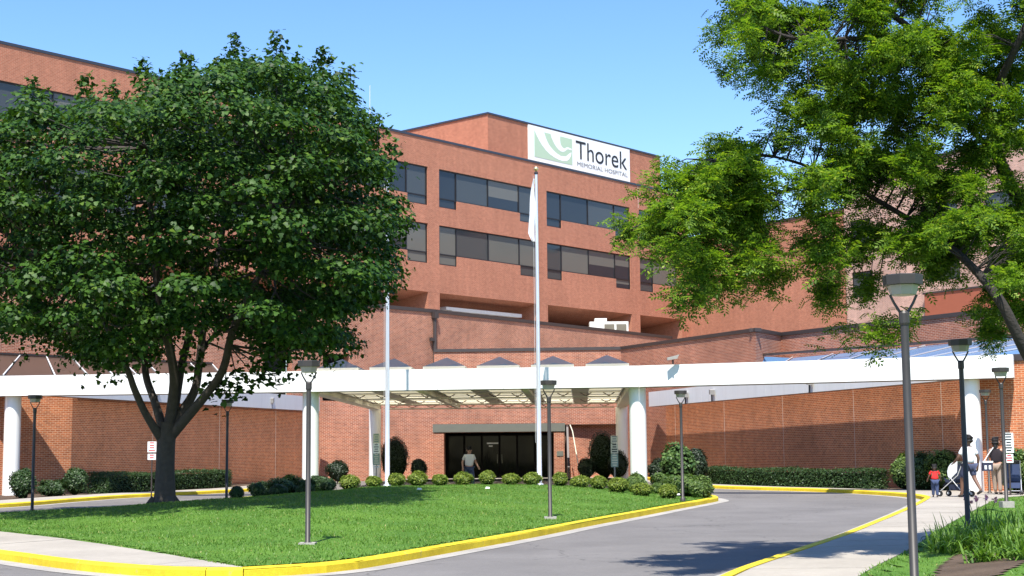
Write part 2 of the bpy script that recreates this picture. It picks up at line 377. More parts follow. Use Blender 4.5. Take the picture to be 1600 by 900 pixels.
def poly_dist(px, py, poly):
    d = np.full(np.shape(px), 1e9); n = len(poly)
    for i in range(n):
        a = np.array(poly[i]); b = np.array(poly[(i+1) % n]); ab = b-a
        t = np.clip(((px-a[0])*ab[0]+(py-a[1])*ab[1])/max(ab@ab, 1e-9), 0, 1)
        d = np.minimum(d, np.hypot(px-a[0]-t*ab[0], py-a[1]-t*ab[1]))
    return d
def smooth_line(pts, step=0.5, closed=False):
    """Catmull-Rom resampling of a plan polyline"""
    P = [Vector(p) for p in pts]; n = len(P); out = []
    rng = range(n if closed else n-1)
    for i in rng:
        g = (lambda k: P[k % n]) if closed else (lambda k: P[min(max(k, 0), n-1)])
        a, b, c, d = g(i-1), g(i), g(i+1), g(i+2); m = max(1, int((c-b).length/step))
        for k in range(m):
            t = k/m
            out.append(0.5*((2*b)+(c-a)*t+(2*a-5*b+4*c-d)*t*t+(3*b-a-3*c+d)*t**3))
    if not closed: out.append(P[-1])
    return [(p.x, p.y) for p in out]
def offset_line(pts, d, closed=False):
    """shift to the left-hand side of the running direction by d"""
    out = []; n = len(pts)
    for i in range(n):
        a = pts[(i-1) % n] if closed else pts[max(i-1, 0)]; b = pts[(i+1) % n] if closed else pts[min(i+1, n-1)]
        t = Vector((b[0]-a[0], b[1]-a[1]));
        t = t.normalized() if t.length > 0 else Vector((1, 0))
        out.append((pts[i][0]-t.y*d, pts[i][1]+t.x*d))
    return out

# ------------------------------------------------------------------ ground, drive, kerbs, pavements
g = MB(); g.poly([(-2500, -200, -0.06), (2500, -200, -0.06), (2500, 4500, -0.06), (-2500, 4500, -0.06)])
tag(g.build('ground', 'far_ground'), kind='structure')
g = MB(); g.poly([(-70, -20, 0), (60, -20, 0), (60, 82, 0), (-70, 82, 0)])
tag(g.build('driveway', 'asphalt'), kind='structure')

ISLE = [(-3.48, 18.76), (-2.81, 19.2), (-2.14, 20.0), (-1.04, 22.94), (0.44, 27.1), (1.57, 30.6), (3.0, 34.77), (4.4, 38.96), (5.75, 42.9), (6.35, 45.2),
        (6.2, 48.2), (5.0, 51.6), (2.0, 53.6), (-4.0, 53.9), (-8.2, 52.0), (-9.3, 48.0), (-10.1, 44.0), (-11.1, 40.4), (-12.8, 37.4), (-15.5, 35.0),
        (-19.0, 34.6), (-18.5, 33.2), (-13.5, 28.4), (-10.4, 25.2), (-7.89, 22.39), (-6.68, 20.92), (-5.69, 19.86), (-4.52, 18.98)]
isle = smooth_line(ISLE, 0.5, True)
# lawn inside the island, the pavement wedge lies in front of it on the left
LAWN = ISLE[:20]+[(-18.6, 34.4), (-14.0, 32.9), (-10.01, 28.38), (-7.39, 25.0), (-5.29, 21.78), (-3.9, 19.45)]
def lawn_h(x, y):
    d = poly_dist(x, y, LAWN)
    t = np.clip((d-0.1)/6.0, 0, 1); t = t*t*(3-2*t)
    return 0.135+0.36*t*np.clip((y-22)/16, 0.1, 1)+0.012*np.sin(x*1.7+y*.6)*t
OUTER = [(-0.6, 6.0), (0.9, 12.0), (2.35, 17.0), (3.46, 19.9), (5.3, 24.35), (7.09, 29.0), (9.3, 34.9), (11.3, 40.5), (12.25, 43.5), (12.5, 46.5), (11.9, 50.0),
         (10.8, 53.2), (9.2, 56.0), (7.9, 59.0), (7.2, 63.0), (7.0, 70.0), (7.0, 78.0)]
outer = smooth_line(OUTER, 0.5)
LEFTK = [(-30, 34.5), (-20, 38.9), (-15.9, 43.7), (-14.8, 49.5), (-14.0, 53.2), (-12.0, 57.5), (-10.6, 62.0), (-9.9, 70.0), (-9.8, 78)]
leftk = smooth_line(LEFTK, 0.5)
def kerb(name, line, inward, closed, z=0.135, seg=6, skip=None, gut=0.32):
    """yellow kerb sections on a concrete gutter strip; inward = side on which the pavement lies"""
    root = MB()
    li = line+[line[0]] if closed else line
    inn = offset_line(line, inward*0.17, closed); out = offset_line(line, -inward*gut, closed); lip = offset_line(line, inward*0.035, closed)
    if closed: inn = inn+[inn[0]]; out = out+[out[0]]; lip = lip+[lip[0]]
    for i in range(len(li)-1):
        q = [(*out[i], .006), (*li[i], .006), (*li[i+1], .006), (*out[i+1], .006)]
        root.poly(q if inward < 0 else q[::-1])
    r = tag(root.build(name, 'gutter'), kind='structure')
    for a in range(0, len(li)-1, seg):
        b = min(a+seg, len(li)-1); mb = MB(); st = []
        for k in range(a, b+1):
            e = 0.0
            st.append([(*li[k], 0.0), (*li[k], z-.03), (*lip[k], z), (*inn[k], z), (*inn[k], -0.01)])
        # a small joint between sections
        for w, k1 in ((0, 1), (-1, -2)):
            st[w] = [tuple(p[c]+(q[c]-p[c])*0.012 for c in range(3)) for p, q in zip(st[w], st[k1])]
        for k in range(len(st)-1):
            for j in range(4):
                q = [st[k][j], st[k][j+1], st[k+1][j+1], st[k+1][j]]
                mb.poly(q if inward < 0 else q[::-1])
        for en in (st[0], st[-1]): mb.poly(en)
        yellow = not (skip and skip(li[(a+b)//2]))
        mb.build('kerb_section', 'kerb_yellow' if yellow else 'gutter', r)
    return r
kerb('island_kerb', isle, 1, True)
kerb('drive_kerb', outer, -1, False)
kerb('far_kerb', leftk, 1, False)
# pavements: slabs between two lines
def slabs(name, la, lb, z, n, mat='concrete', joint=0.008):
    base = MB()
    def at(line, t):
        # by arc length
        ls = [0.0]
        for i in range(1, len(line)): ls.append(ls[-1]+math.dist(line[i], line[i-1]))
        s = t*ls[-1]
        for i in range(1, len(line)):
            if s <= ls[i] or i == len(line)-1:
                k = (s-ls[i-1])/max(ls[i]-ls[i-1], 1e-9); return (line[i-1][0]+(line[i][0]-line[i-1][0])*k, line[i-1][1]+(line[i][1]-line[i-1][1])*k)
    rows = [(at(la, i/n), at(lb, i/n)) for i in range(n+1)]
    for i in range(n):
        a, b = rows[i]; c, d = rows[i+1]
        q = [(*a, z-.012), (*b, z-.012), (*d, z-.012), (*c, z-.012)]
        base.poly(q)
    r = tag(base.build(name, 'soil'), kind='structure')
    for i in range(n):
        a, b = rows[i]; c, d = rows[i+1]
        ctr = Vector(((a[0]+b[0]+c[0]+d[0])/4, (a[1]+b[1]+c[1]+d[1])/4))
        def sh(p):
            v = Vector(p)-ctr; l = max(v.length, .05); return tuple(ctr+v*(1-joint/l))
        p = [sh(a), sh(b), sh(d), sh(c)]; dz = random.uniform(-.003, .003)
        area = sum(p[k][0]*p[(k+1) % 4][1]-p[(k+1) % 4][0]*p[k][1] for k in range(4))
        if area < 0: p = p[::-1]
        MB().hexa([(x, y, -.005) for x, y in p]+[(x, y, z+dz) for x, y in p]).build('slab', mat, r)
    return r
k_in = offset_line(outer, -0.175)
RLAWN_E = smooth_line([(0.6, 5.5), (2.2, 11.5), (3.95, 16.84), (5.71, 21.15), (7.76, 26.5), (10.6, 33.6), (13.5, 40.6), (15.2, 43.3), (18.0, 44.6)], 0.5)
i_end = min(range(len(k_in)), key=lambda i: math.dist(k_in[i], (12.4, 45.5)))
slabs('pavement_right', k_in[:i_end+1], RLAWN_E, 0.128, 30)
# strip in front of the hedge on the right and the apron at the column
far_in = offset_line(outer, -1.5)
j_end = len(outer)-1
slabs('pavement_far_right', k_in[i_end:j_end], far_in[i_end:j_end], 0.126, 18)
slabs('pavement_apron', far_in[i_end-1:i_end+9], [(18.2, 44.9), (18.3, 45.6), (17.5, 46.8), (15.9, 48.2), (14.6, 50.5), (13.6, 51.5)], 0.122, 5)
lk_in = offset_line(leftk, 0.175); lk_out = offset_line(leftk, 1.9)
slabs('pavement_left', lk_in, lk_out, 0.127, 26)
ik = offset_line(smooth_line([ISLE[i] for i in (21, 22, 23, 24, 25, 26, 27, 0)], 0.5), 0.175)
slabs('pavement_front', ik, [(-18.4, 34.0), (-14.0, 32.9), (-10.01, 28.38), (-7.39, 25.0), (-5.29, 21.78), (-3.52, 18.98)], 0.13, 14)
# planting beds next to the wing walls
g = MB(); o1 = far_in[i_end+6:j_end]
g.poly([(x, y, 0.105) for x, y in o1]+[(8.4, 78.5, .105), (15.6, 49.0, .105), (21.0, 45.4, .105), (17.0, 45.8, .105)])
tag(g.build('planting_bed_right', 'soil'), kind='structure')
g = MB(); g.poly(([(-30.4, 36.2, .105)]+[(x, y, 0.105) for x, y in lk_out[22:]]+[(-11.6, 79, .105), (-17.9, 57.2, .105), (-24, 51.0, .105), (-31, 44, .105)])[::-1])
tag(g.build('planting_bed_left', 'soil'), kind='structure')
g = MB(); g.poly([(x, y, 0.10) for x, y in smooth_line([(-6.5, 77.0), (6.6, 77.0)], 3)]+[(6.6, 80.2, .1), (-6.5, 80.2, .1)])
tag(g.build('entrance_paving', 'concrete'), kind='structure')

def lawn(name, poly, hf, step=0.32, mat='turf', keep=None):
    xs = [p[0] for p in poly]; ys = [p[1] for p in poly]
    gx = np.arange(min(xs), max(xs)+step, step); gy = np.arange(min(ys), max(ys)+step, step)
    X, Y = np.meshgrid(gx, gy, indexing='ij'); Z = hf(X, Y); ins = in_poly(X, Y, poly)
    if keep: ins &= poly_dist(X, Y, keep) > .18
    idx = np.arange(X.size).reshape(X.shape)
    ok = ins[:-1, :-1] & ins[1:, :-1] & ins[1:, 1:] & ins[:-1, 1:]
    F = np.stack([idx[:-1, :-1][ok], idx[1:, :-1][ok], idx[1:, 1:][ok], idx[:-1, 1:][ok]], 1)
    V = np.stack([X.ravel(), Y.ravel(), Z.ravel()], 1)
    nv = len(V)
    used = np.unique(F); remap = -np.ones(nv, int); remap[used] = np.arange(len(used))
    o = np_mesh(name, V[used], remap[F], mat)
    o.data.polygons.foreach_set('use_smooth', [True]*len(o.data.polygons))
    if mat == 'turf': b = MB(); b.poly([(x, y, 0.118) for x, y in poly]); b.build('turf_edge', 'turf', o)
    return tag(o, kind='structure')
lawn('island_lawn', LAWN, lawn_h, .2, keep=isle)
RL = RLAWN_E+[(30, 46), (30, 5)]
def rl_h(x, y):
    d = poly_dist(x, y, RLAWN_E+[(60, 60), (60, -20)])
    t = np.clip(d/3.5, 0, 1); return 0.13+0.32*t*t*(3-2*t)+0.01*np.sin(x*2.1+y)
lawn('right_lawn', RL, rl_h)
BED = [(4.5, 15.4), (5.0, 15.0), (5.6, 16.0), (7.2, 18.6), (8.2, 20.4), (7.6, 21.6), (6.6, 21.0), (5.7, 19.2), (4.7, 16.6)]
def grass(name, poly, hf, n, ymax=None, hmin=.02, hmax=.045, label=None, keep=None):
    xs = [p[0] for p in poly]; ys = [p[1] for p in poly]
    P = np.stack([RS.uniform(min(xs), max(xs), n*3), RS.uniform(min(ys), max(ys), n*3)], 1)
    P = P[in_poly(P[:, 0], P[:, 1], poly)]
    if keep: P = P[poly_dist(P[:, 0], P[:, 1], keep) > .2]
    P = P[~in_poly(P[:, 0], P[:, 1], BED)][:n]; m = len(P)
    z = hf(P[:, 0], P[:, 1]); h = RS.uniform(hmin, hmax, m)*(1+.4*np.sin(P[:, 0]*2.3)*np.sin(P[:, 1]*1.9)); a = RS.uniform(0, 2*np.pi, m); w = RS.uniform(.006, .012, m)
    ln = RS.normal(0, .5, (m, 2))*h[:, None]
    b = np.stack([P[:, 0], P[:, 1], z-.005], 1); s = np.stack([np.cos(a)*w, np.sin(a)*w, 0*a], 1)
    t = b+np.stack([ln[:, 0], ln[:, 1], h], 1)
    V = np.stack([b-s, b+s, t], 1).reshape(-1, 3); F = np.arange(m*3).reshape(-1, 3)
    return tag(np_mesh(name, V, F, 'grass_blade'), label, 'grass', kind='stuff')
grass('lawn_grass', LAWN, lawn_h, 150000, label='mown green grass covering the island in the drive', keep=isle)
grass('verge_grass', [p for p in RL if p[1] < 46 and p[0] < 16]+[(16, 46), (16, 8)], rl_h, 60000, label='mown green grass on the verge right of the pavement')
# ------------------------------------------------------------------ tower block
TW = Frame((-4.92, 97.0), (-4.92+math.sin(math.radians(41)), 97.0+math.cos(math.radians(41))))
tower = thing('brick_tower', (-4.92, 97.0, 0), 'tall red brick hospital block with two rows of dark ribbon windows', 'building')
WIN_ROWS = [(18.75, 18.15, 20.8), (14.9, 14.2, 16.9)]
GROUPS = [-34.5, -23.0, -11.5, 0.0, 11.5, 23.0]
UEND, ULEFT = 29.85, -62.0
holes = []; wins = []
for zs_, zl, zh in WIN_ROWS:
    for g0 in GROUPS:
        br = [g0, g0+1.79, g0+5.1, g0+8.45, g0+10.4]
        if g0 == 23.0: br = [g0+.15, g0+2.0, g0+5.4]
        holes.append((br[0], br[-1], zs_, zh)); holes.append((br[0], br[1], zl, zs_+.01))
        if g0 != 23.0: holes.append((br[-2], br[-1], zl, zs_+.01))
        wins.append((br, zs_, zl, zh))
wall_holes(TW, ULEFT, UEND, 12.25, 22.7, holes, 0.24).build('front_wall', 'brick_red', tower, uv=True)
c = MB(); c.obox(TW, ULEFT, UEND+.1, -0.5, 0.05, 22.70, 22.86); c.build('coping', 'coping_blue', tower)
c = MB()   # flat roof and the backs so that the block is closed
c.poly([TW.P(ULEFT, -.4, 22.6), TW.P(UEND, -.4, 22.6), TW.P(UEND, -22, 22.6), TW.P(ULEFT, -22, 22.6)])
c.poly([TW.P(UEND, 0, 9), TW.P(UEND, -22, 9), TW.P(UEND, -22, 22.7), TW.P(UEND, 0, 22.7)])
c.poly([TW.P(ULEFT, -22, 9), TW.P(ULEFT, 0, 9), TW.P(ULEFT, 0, 22.7), TW.P(ULEFT, -22, 22.7)])
c.poly([TW.P(UEND, -22, 9), TW.P(ULEFT, -22, 9), TW.P(ULEFT, -22, 22.7), TW.P(UEND, -22, 22.7)])
c.build('rear_wall', 'brick_red', tower, uv=True)
c = MB()   # thin expansion joint lines
c.obox(TW, 23.05, 23.09, 0.0, 0.012, 20.9, 22.69)
c.build('expansion_joint', 'brick_beige', tower)
pane_rs = random.Random(3)
for row, (br, zs_, zl, zh) in enumerate(wins):
    top = row < len(GROUPS)
    f = MB(); W0, W1 = -0.20, -0.10; t = .075
    u0, u1 = br[0], br[-1]
    f.obox(TW, u0, u1, W0, W1, zh-t, zh)
    for k, u in enumerate(br):
        lo = zl if (k <= 1 or (k >= len(br)-2 and len(br) == 5)) else zs_
        a, b = (u, u+t) if k == 0 else ((u-t, u) if k == len(br)-1 else (u-t/2, u+t/2))
        f.obox(TW, a, b, W0, W1+.01, lo, zh-t)
    panes = []
    for k in range(len(br)-1):
        drop = k == 0 or (k == len(br)-2 and len(br) == 5)
        a, b = br[k]+.04, br[k+1]-.04
        if drop:
            f.obox(TW, a, b, W0, W1+.005, zl, zl+t); f.obox(TW, a, b, W0, W1+.005, zs_, zs_+t)
            panes += [(a, b, zs_+t, zh-t, k), (a, b, zl+t, zs_, k)]
        else:
            f.obox(TW, a, b, W0, W1+.005, zs_, zs_+t); panes.append((a, b, zs_+t, zh-t, k))
    w = f.build('window', 'frame_dark', tower)
    for (a, b, c0, c1, k) in panes:
        r = pane_rs.random()
        if top: m = 'glass_dark' if r < .5 else 'glass_mid'
        else: m = 'glass_blind' if r < .55 else 'glass_mid'
        if (c1-c0 > 1 and pane_rs.random() < (.25 if top else .35)) or (not top and k >= 2 and u0 > 11):    # blinds partly drawn
            zm = c0+(c1-c0)*pane_rs.uniform(.3, .75)
            q = MB(); q.obox(TW, a, b, -.17, -.15, zm, c1); q.build('pane', 'glass_blind', w)
            q = MB(); q.obox(TW, a, b, -.17, -.15, c0, zm); q.build('pane', 'glass_dark', w)
        else:
            q = MB(); q.obox(TW, a, b, -.17, -.15, c0, c1); q.build('pane', m, w)
# recessed level under the soffit: piers, dark glazing, hanging duct
s = MB(); s.poly([TW.P(ULEFT, 0, 12.25), TW.P(ULEFT, -4.5, 11.6), TW.P(UEND, -4.5, 11.6), TW.P(UEND, 0, 12.25)]); s.build('soffit', 'brick_red', tower, uv=True)
s = MB(); s.poly([TW.P(ULEFT, -4.5, 8), TW.P(UEND, -4.5, 8), TW.P(UEND, -4.5, 11.6), TW.P(ULEFT, -4.5, 11.6)]); s.build('recessed_glazing', 'glass_door', tower)
for u in (-35.6, -24.1, -12.6, -1.08, 10.4, 21.95):
    p = MB(); p.obox(TW, u, u+1.12, -4.45, -0.003, 8, 12.245); p.build('pier', 'brick_red', tower, uv=True)
p = MB(); p.obox(TW, 28.9, UEND-.01, -4.45, -0.003, 8, 12.245); p.build('end_pier', 'brick_red', tower, uv=True)
d = MB(); d.obox(TW, 2.2, 9.6, -1.3, -0.9, 11.25, 11.5); d.obox(TW, 1.6, 2.2, -3.6, -0.9, 11.3, 11.5)
d.build('hanging_duct', 'white_paint', tower)
# penthouse
PH = Frame(TW.P(7.25, -2, 0)[:2], TW.P(29.09, -2, 0)[:2]); LPH = PH.L
p = MB(); p.obox(PH, 0, LPH, -16, 0, 22.5, 26.2); p.build('penthouse_wall', 'brick_red', tower, uv=True)
p = MB(); p.obox(PH, -.08, LPH+.08, -16.08, 0.08, 26.2, 26.34); p.build('penthouse_coping', 'coping_blue', tower)
a = MB(); q = TW.P(2.0, -9, 0); a.tube([(q[0], q[1], 22.6), (q[0], q[1], 26.0)], .035, 6); a.tube([(q[0], q[1], 26.0), (q[0], q[1], 28.6)], .018, 5)
a.build('antenna', 'frame_white', tower)

# rooftop sign
def text_mesh(body, fr, u0, u1, z0, cap, w, mat, parent, depth=0.02, name='lettering'):
    cu = bpy.data.curves.new('t', 'FONT'); cu.body = body; cu.size = 1.0; cu.extrude = 0.0
    ob = bpy.data.objects.new('t', cu); COL.objects.link(ob)
    dg = bpy.context.evaluated_depsgraph_get(); me = bpy.data.meshes.new_from_object(ob.evaluated_get(dg))
    vs = [v.co.copy() for v in me.vertices]; fs = [list(p.vertices) for p in me.polygons]
    bpy.data.objects.remove(ob)
    x0, x1 = min(v.x for v in vs), max(v.x for v in vs); h = max(v.y for v in vs if True)
    sx = (u1-u0)/(x1-x0); sy = cap/h
    mb = MB()
    front = [fr.P(u0+(v.x-x0)*sx, w+depth, z0+v.y*sy) for v in vs]
    mb.v = front; mb.f = fs; mb.m = [0]*len(fs)
    return mb.build(name, mat, parent)
sg = thing('rooftop_sign', PH.P(4.55, 0.02, 23.5), 'white hospital name board with green hand emblem on the roof penthouse', 'sign')
b = MB(); b.obox(PH, 4.5, 17.35, 0.02, 0.12, 23.45, 26.17); b.build('board', 'sign_white', sg)
E0, E1, EZ0, EZ1 = 5.15, 9.75, 23.78, 25.85
b = MB(); b.obox(PH, E0, E1, 0.12, 0.135, EZ0, EZ1); em = b.build('emblem', 'sign_green', sg)
SWA = [(0, .99), (.06, .80), (.126, .63), (.20, .48), (.294, .33), (.40, .215), (.518, .135), (.63, .085), (.742, .065), (.84, .10), (.91, .19), (.96, .33), (.98, .494),
       (.91, .41), (.826, .28), (.686, .252), (.60, .30), (.518, .374), (.44, .47), (.378, .57), (.33, .69), (.294, .81), (.252, 1.0), (.1, 1.0)]
SWB = [(.42, 1.0), (.44, .88), (.476, .774), (.52, .65), (.574, .544), (.63, .47), (.686, .426), (.74, .42), (.798, .46), (.84, .53), (.88, .57), (.98, .56), (.98, .624), (.88, .65),
       (.83, .62), (.798, .57), (.75, .58), (.714, .63), (.685, .70), (.678, .774), (.67, .88), (.678, 1.0)]
for sw in (SWA, SWB):
    q = MB(); q.poly([PH.P(E0+x*(E1-E0), .142, EZ0+y*(EZ1-EZ0)) for x, y in sw]); q.build('emblem_swoosh', 'sign_white', em)
text_mesh('Thorek', PH, 10.2, 16.95, 24.42, 1.42, .12, 'sign_ink', sg)
text_mesh('MEMORIAL HOSPITAL', PH, 10.35, 17.0, 23.83, 0.33, .12, 'sign_ink_grey', sg)

# ------------------------------------------------------------------ side block and beige block
SBK = Frame((14.52, 119.37), (14.52+.558*40, 119.37-.83*40))
blk = thing('brick_side_block', (14.5, 119.3, 0), 'windowless red brick block joining the tower on its right', 'building')
b = MB(); b.obox(SBK, 0, 18.0, -14, 0, 0, 18.95); b.build('wall', 'brick_red', blk, uv=True)
b = MB(); b.obox(SBK, 0, 18.0, -14, 0.07, 18.95, 19.15); b.build('coping', 'coping_brown', blk)
bg_ = thing('beige_block', SBK.P(18, 0, 0), 'pale pinkish brick block with small square windows behind the right tree', 'building')
hb = [(18.55, 20.55, 12.35, 14.2), (25.3, 28.2, 12.8, 14.6), (30.4, 33.2, 12.8, 14.6), (18.55, 20.55, 16.2, 18.0), (25.3, 28.2, 16.4, 18.2), (30.4, 33.2, 16.4, 18.2)]
FB = Frame(SBK.P(0, .25, 0)[:2], SBK.P(40, .25, 0)[:2])
wall_holes(FB, 18.0, 52, 0, 21.3, hb, .2).build('wall', 'brick_beige', bg_, uv=True)
b = MB(); b.obox(FB, 18.0, 52, -14, -.35, 0, 21.2); b.build('rear_wall', 'interior_dark', bg_)
b = MB(); b.obox(FB, 18.0, 52, -.4, .08, 21.3, 21.5); b.build('coping', 'coping_brown', bg_)
b = MB(); b.poly([FB.P(18.0, 0, 0), FB.P(18.0, 0, 21.3), FB.P(18.0, -.4, 21.3), FB.P(18.0, -.4, 0)]); b.build('wall_return', 'brick_beige', bg_, uv=True)
for (u0, u1, z0, z1) in hb:
    f = MB(); t = .08
    for q in ((u0, u1, z0, z0+t), (u0, u1, z1-t, z1), (u0, u0+t, z0+t, z1-t), (u1-t, u1, z0+t, z1-t)): f.obox(FB, q[0], q[1], -.18, -.1, q[2], q[3])
    w = f.build('window', 'frame_dark', bg_)
    q = MB(); q.obox(FB, u0+t, u1-t, -.16, -.14, z0+t, z1-t); q.build('pane', 'glass_mid', w)
b = MB(); b.obox(FB, 25.4, 50, 0.0, 0.35, 10.3, 11.95); b.build('spandrel_panel', 'orange_panel', bg_)
b = MB(); b.obox(FB, 25.3, 50, 0.0, 0.42, 11.95, 12.08); b.build('spandrel_cap', 'coping_brown', bg_)

# ------------------------------------------------------------------ podium: rear wall, stepped wall, wing walls, entrance wall
pod = thing('brick_podium', (0, 80, 0), 'low red brick podium with angled wings and entrance behind the white canopy', 'building')
ZA = 10.05
A1 = Frame((-40.0, 49.8), (-4.74, 88.2)); A2 = Frame((-4.74, 88.2), (12.3, 111.0))
LA = A1.L
def uA(px):   # distance along the rear wall at which a plan direction is met
    r = (px-800)/2250
    return (A1.a.x-r*A1.a.y)/(r*A1.d.y-A1.d.x)
hA = [(uA(412), uA(455), 4.5, 7.45), (uA(503), uA(545), 4.5, 7.2)]
wall_holes(A1, 0, LA, 0, ZA, hA, .5).build('rear_wall', 'brick_podium', pod, uv=True)
for h in hA:
    b = MB(); b.obox(A1, h[0]+.02, h[1]-.02, -.6, -.5, h[2], h[3]); b.build('dark_opening', 'glass_door', pod)
b = MB(); b.poly([A2.P(0, 0, 0), A2.P(A2.L, 0, 0), A2.P(A2.L, 0, ZA), A2.P(0, 0, ZA)]); b.build('rear_wall', 'brick_podium', pod, uv=True)
b = MB(); b.obox(A1, 0, LA+.02, -.4, .07, ZA, ZA+.22); b.build('coping', 'coping_brown', pod)
b = MB(); b.obox(A2, .05, A2.L, -.4, .07, ZA, ZA+.22); b.build('coping', 'coping_brown', pod)
b = MB(); q = A1.P(LA-.15, .12, 0); b.tube([(q[0], q[1], 4), (q[0], q[1], ZA-.1)], .11, 8); b.obox(A1, LA-.32, LA+.02, 0, .3, ZA-.35, ZA+.05); b.obox(A1, LA-.55, LA-.2, .05, .2, 8.3, 8.5); b.build('downpipe', 'coping_brown', pod)
b = MB(); b.poly([(-39.9, 50.0, 9.0), (-4.8, 88.4, 9.0), (12.2, 111.1, 9.0), TW.P(UEND, 0, 9.0), TW.P(UEND, -5, 9.0), TW.P(ULEFT, -5, 9.0)]); b.build('roof', 'gutter', pod)
# stepped wall in front
Z2 = 7.08
W2 = [(-4.38, 80.11), (5.98, 79.42), (11.47, 67.8), (13.19, 70.61), (20.61, 57.73), (30.0, 42.0)]
for i in range(len(W2)-1):
    f = Frame(W2[i], W2[i+1]); b = MB(); b.poly([f.P(0, 0, 0 if i else 3.0), f.P(f.L, 0, 0 if i else 3.0), f.P(f.L, 0, Z2), f.P(0, 0, Z2)]); b.build('stepped_wall', 'brick_podium', pod, uv=True)
    b = MB(); b.obox(f, 0.0 if i in (0, 2) else .07, f.L+(.07 if i in (1,) else -.02), -.3, .06+.003*i, Z2, Z2+.17); b.build('coping', 'coping_brown', pod)
b = MB(); b.poly([(-4.38, 95, 3), (-4.38, 80.11, 3), (-4.38, 80.11, Z2), (-4.38, 95, Z2)]); b.build('stepped_wall', 'brick_podium', pod, uv=True)
b = MB(); b.poly([(x, y, 6.6) for x, y in ((-4.38, 80.11), (5.98, 79.42), (11.47, 67.8), (13.19, 70.61), (20.61, 57.73), (30, 42), (60, 70), (12.3, 111), (-4.38, 88))]); b.build('roof', 'gutter', pod)
# wing walls (brick) with a gutter on top and sloped glazing behind
ZW = 4.4
def wing(pts, glz_pts, zt, mat, side):
    for i in range(len(pts)-1):
        f = Frame(pts[i], pts[i+1]); b = MB(); b.poly([f.P(0, 0, -.02), f.P(f.L, 0, -.02), f.P(f.L, 0, ZW), f.P(0, 0, ZW)]); b.build('wing_wall', 'brick_wing', pod, uv=True)
        b = MB(); b.obox(f, -.03, f.L+.03, -.25, .06+.003*i, ZW, ZW+.22); b.build('gutter', 'coping_brown', pod)
        for k in range(1, int(f.L/6.2)+1):
            j = MB(); j.obox(f, k*6.2, k*6.2+.025, 0, .004, 0.1, ZW-.01); j.build('expansion_joint', 'brick_beige', pod)
WR = [(6.65, 80.0), (15.32, 48.4), (22.0, 44.54)]
WL = [(-25.4, 49.0), (-17.38, 56.95), (-10.83, 80.0)]
wing(WR, None, 6.0, 'glass_sky_painted', 1); wing(WL, None, 6.1, 'glass_brown', -1)
def glazing(low, high, zl, zh, n, mat, fm):
    """n bays of sloped glass between a low and a high rail"""
    def ln(p, t):
        ls = [0]; [ls.append(ls[-1]+math.dist(p[i], p[i+1])) for i in range(len(p)-1)]; s = t*ls[-1]
        for i in range(len(p)-1):
            if s <= ls[i+1]+1e-6:
                k = (s-ls[i])/(ls[i+1]-ls[i]); return Vector((p[i][0]+(p[i+1][0]-p[i][0])*k, p[i][1]+(p[i+1][1]-p[i][1])*k))
    gz = MB(); 
    for k in range(n+1):
        a, c = ln(low, k/n), ln(high, k/n)
        gz.tube([(a.x, a.y, zl+.03), (c.x, c.y, zh+.03)], .035, 4)
    gz.tube([(*ln(high, 0), zh+.08), (*ln(high, .5), zh+.08), (*ln(high, 1), zh+.08)], .07, 4, m=1)
    fr = gz.build('glazing_bar', [fm, 'coping_brown'], pod)
    for k in range(n):
        a, c, d, e = ln(low, (k+.03)/n), ln(high, (k+.03)/n), ln(high, (k+.97)/n), ln(low, (k+.97)/n)
        q = MB(); q.poly([(a.x, a.y, zl), (e.x, e.y, zl), (d.x, d.y, zh), (c.x, c.y, zh)]); q.build('pane', mat, fr)
glazing([(10.27, 66.8), (15.32, 48.4), (22.0, 44.54)], [(11.9, 68.6), (13.3, 70.4), (20.61, 57.6), (28.2, 45.0)], ZW+.22, 5.95, 11, 'glass_sky_painted', 'aluminium')
glazing([(-25.5, 49.0), (-17.5, 56.95), (-13.6, 70.7)], [A1.P(uA(-150), .02, 0)[:2], A1.P(uA(100), .02, 0)[:2], A1.P(uA(330), .02, 0)[:2]], ZW+.22, 6.25, 12, 'glass_brown', 'frame_white')
# entrance wall with its doorway
EW = Frame((-11.0, 80.0), (6.7, 80.0)); ex = lambda px: (px-800)/2250*80+11.0
wall_holes(EW, 0, EW.L, -.02, 4.42, [(ex(694), ex(862), -.02, 2.6)], .1).build('entrance_wall', 'brick_podium', pod, uv=True)
b = MB(); b.poly([(-11, 80.05, 4.4), (6.7, 80.05, 4.4), (6.7, 88, 4.4), (-11, 88, 4.4)]); b.build('roof', 'gutter', pod)
# portal: header, side piers, dark lobby, glass doors
pt = thing('entrance_portal', (ex(778)-11, 79.0, 0), 'grey lintel and dark glazed doorway of the main entrance under the canopy', 'entrance')
b = MB(); b.obox(EW, ex(677), ex(879), .003, 1.45, 2.62, 3.06); b.build('lintel', 'header_grey', pt)
b = MB(); b.obox(EW, ex(678), ex(694), .003, 1.4, 0.02, 2.597); b.build('side_pier', 'brick_podium', pt, uv=True)
b = MB(); b.obox(EW, ex(862), ex(878), .003, 1.4, 0.02, 2.597); b.build('side_pier', 'brick_podium', pt, uv=True)
u0, u1 = ex(694)+.005, ex(862)-.005
b = MB(); P = EW.P
b.poly([P(u0, -4, .03), P(u1, -4, .03), P(u1, -4, 2.59), P(u0, -4, 2.59)]); b.poly([P(u0, -.1, .03), P(u0, -4, .03), P(u0, -4, 2.59), P(u0, -.1, 2.59)])
b.poly([P(u1, -4, .03), P(u1, -.1, .03), P(u1, -.1, 2.59), P(u1, -4, 2.59)]); b.poly([P(u0, -.1, 2.59), P(u0, -4, 2.59), P(u1, -4, 2.59), P(u1, -.1, 2.59)])
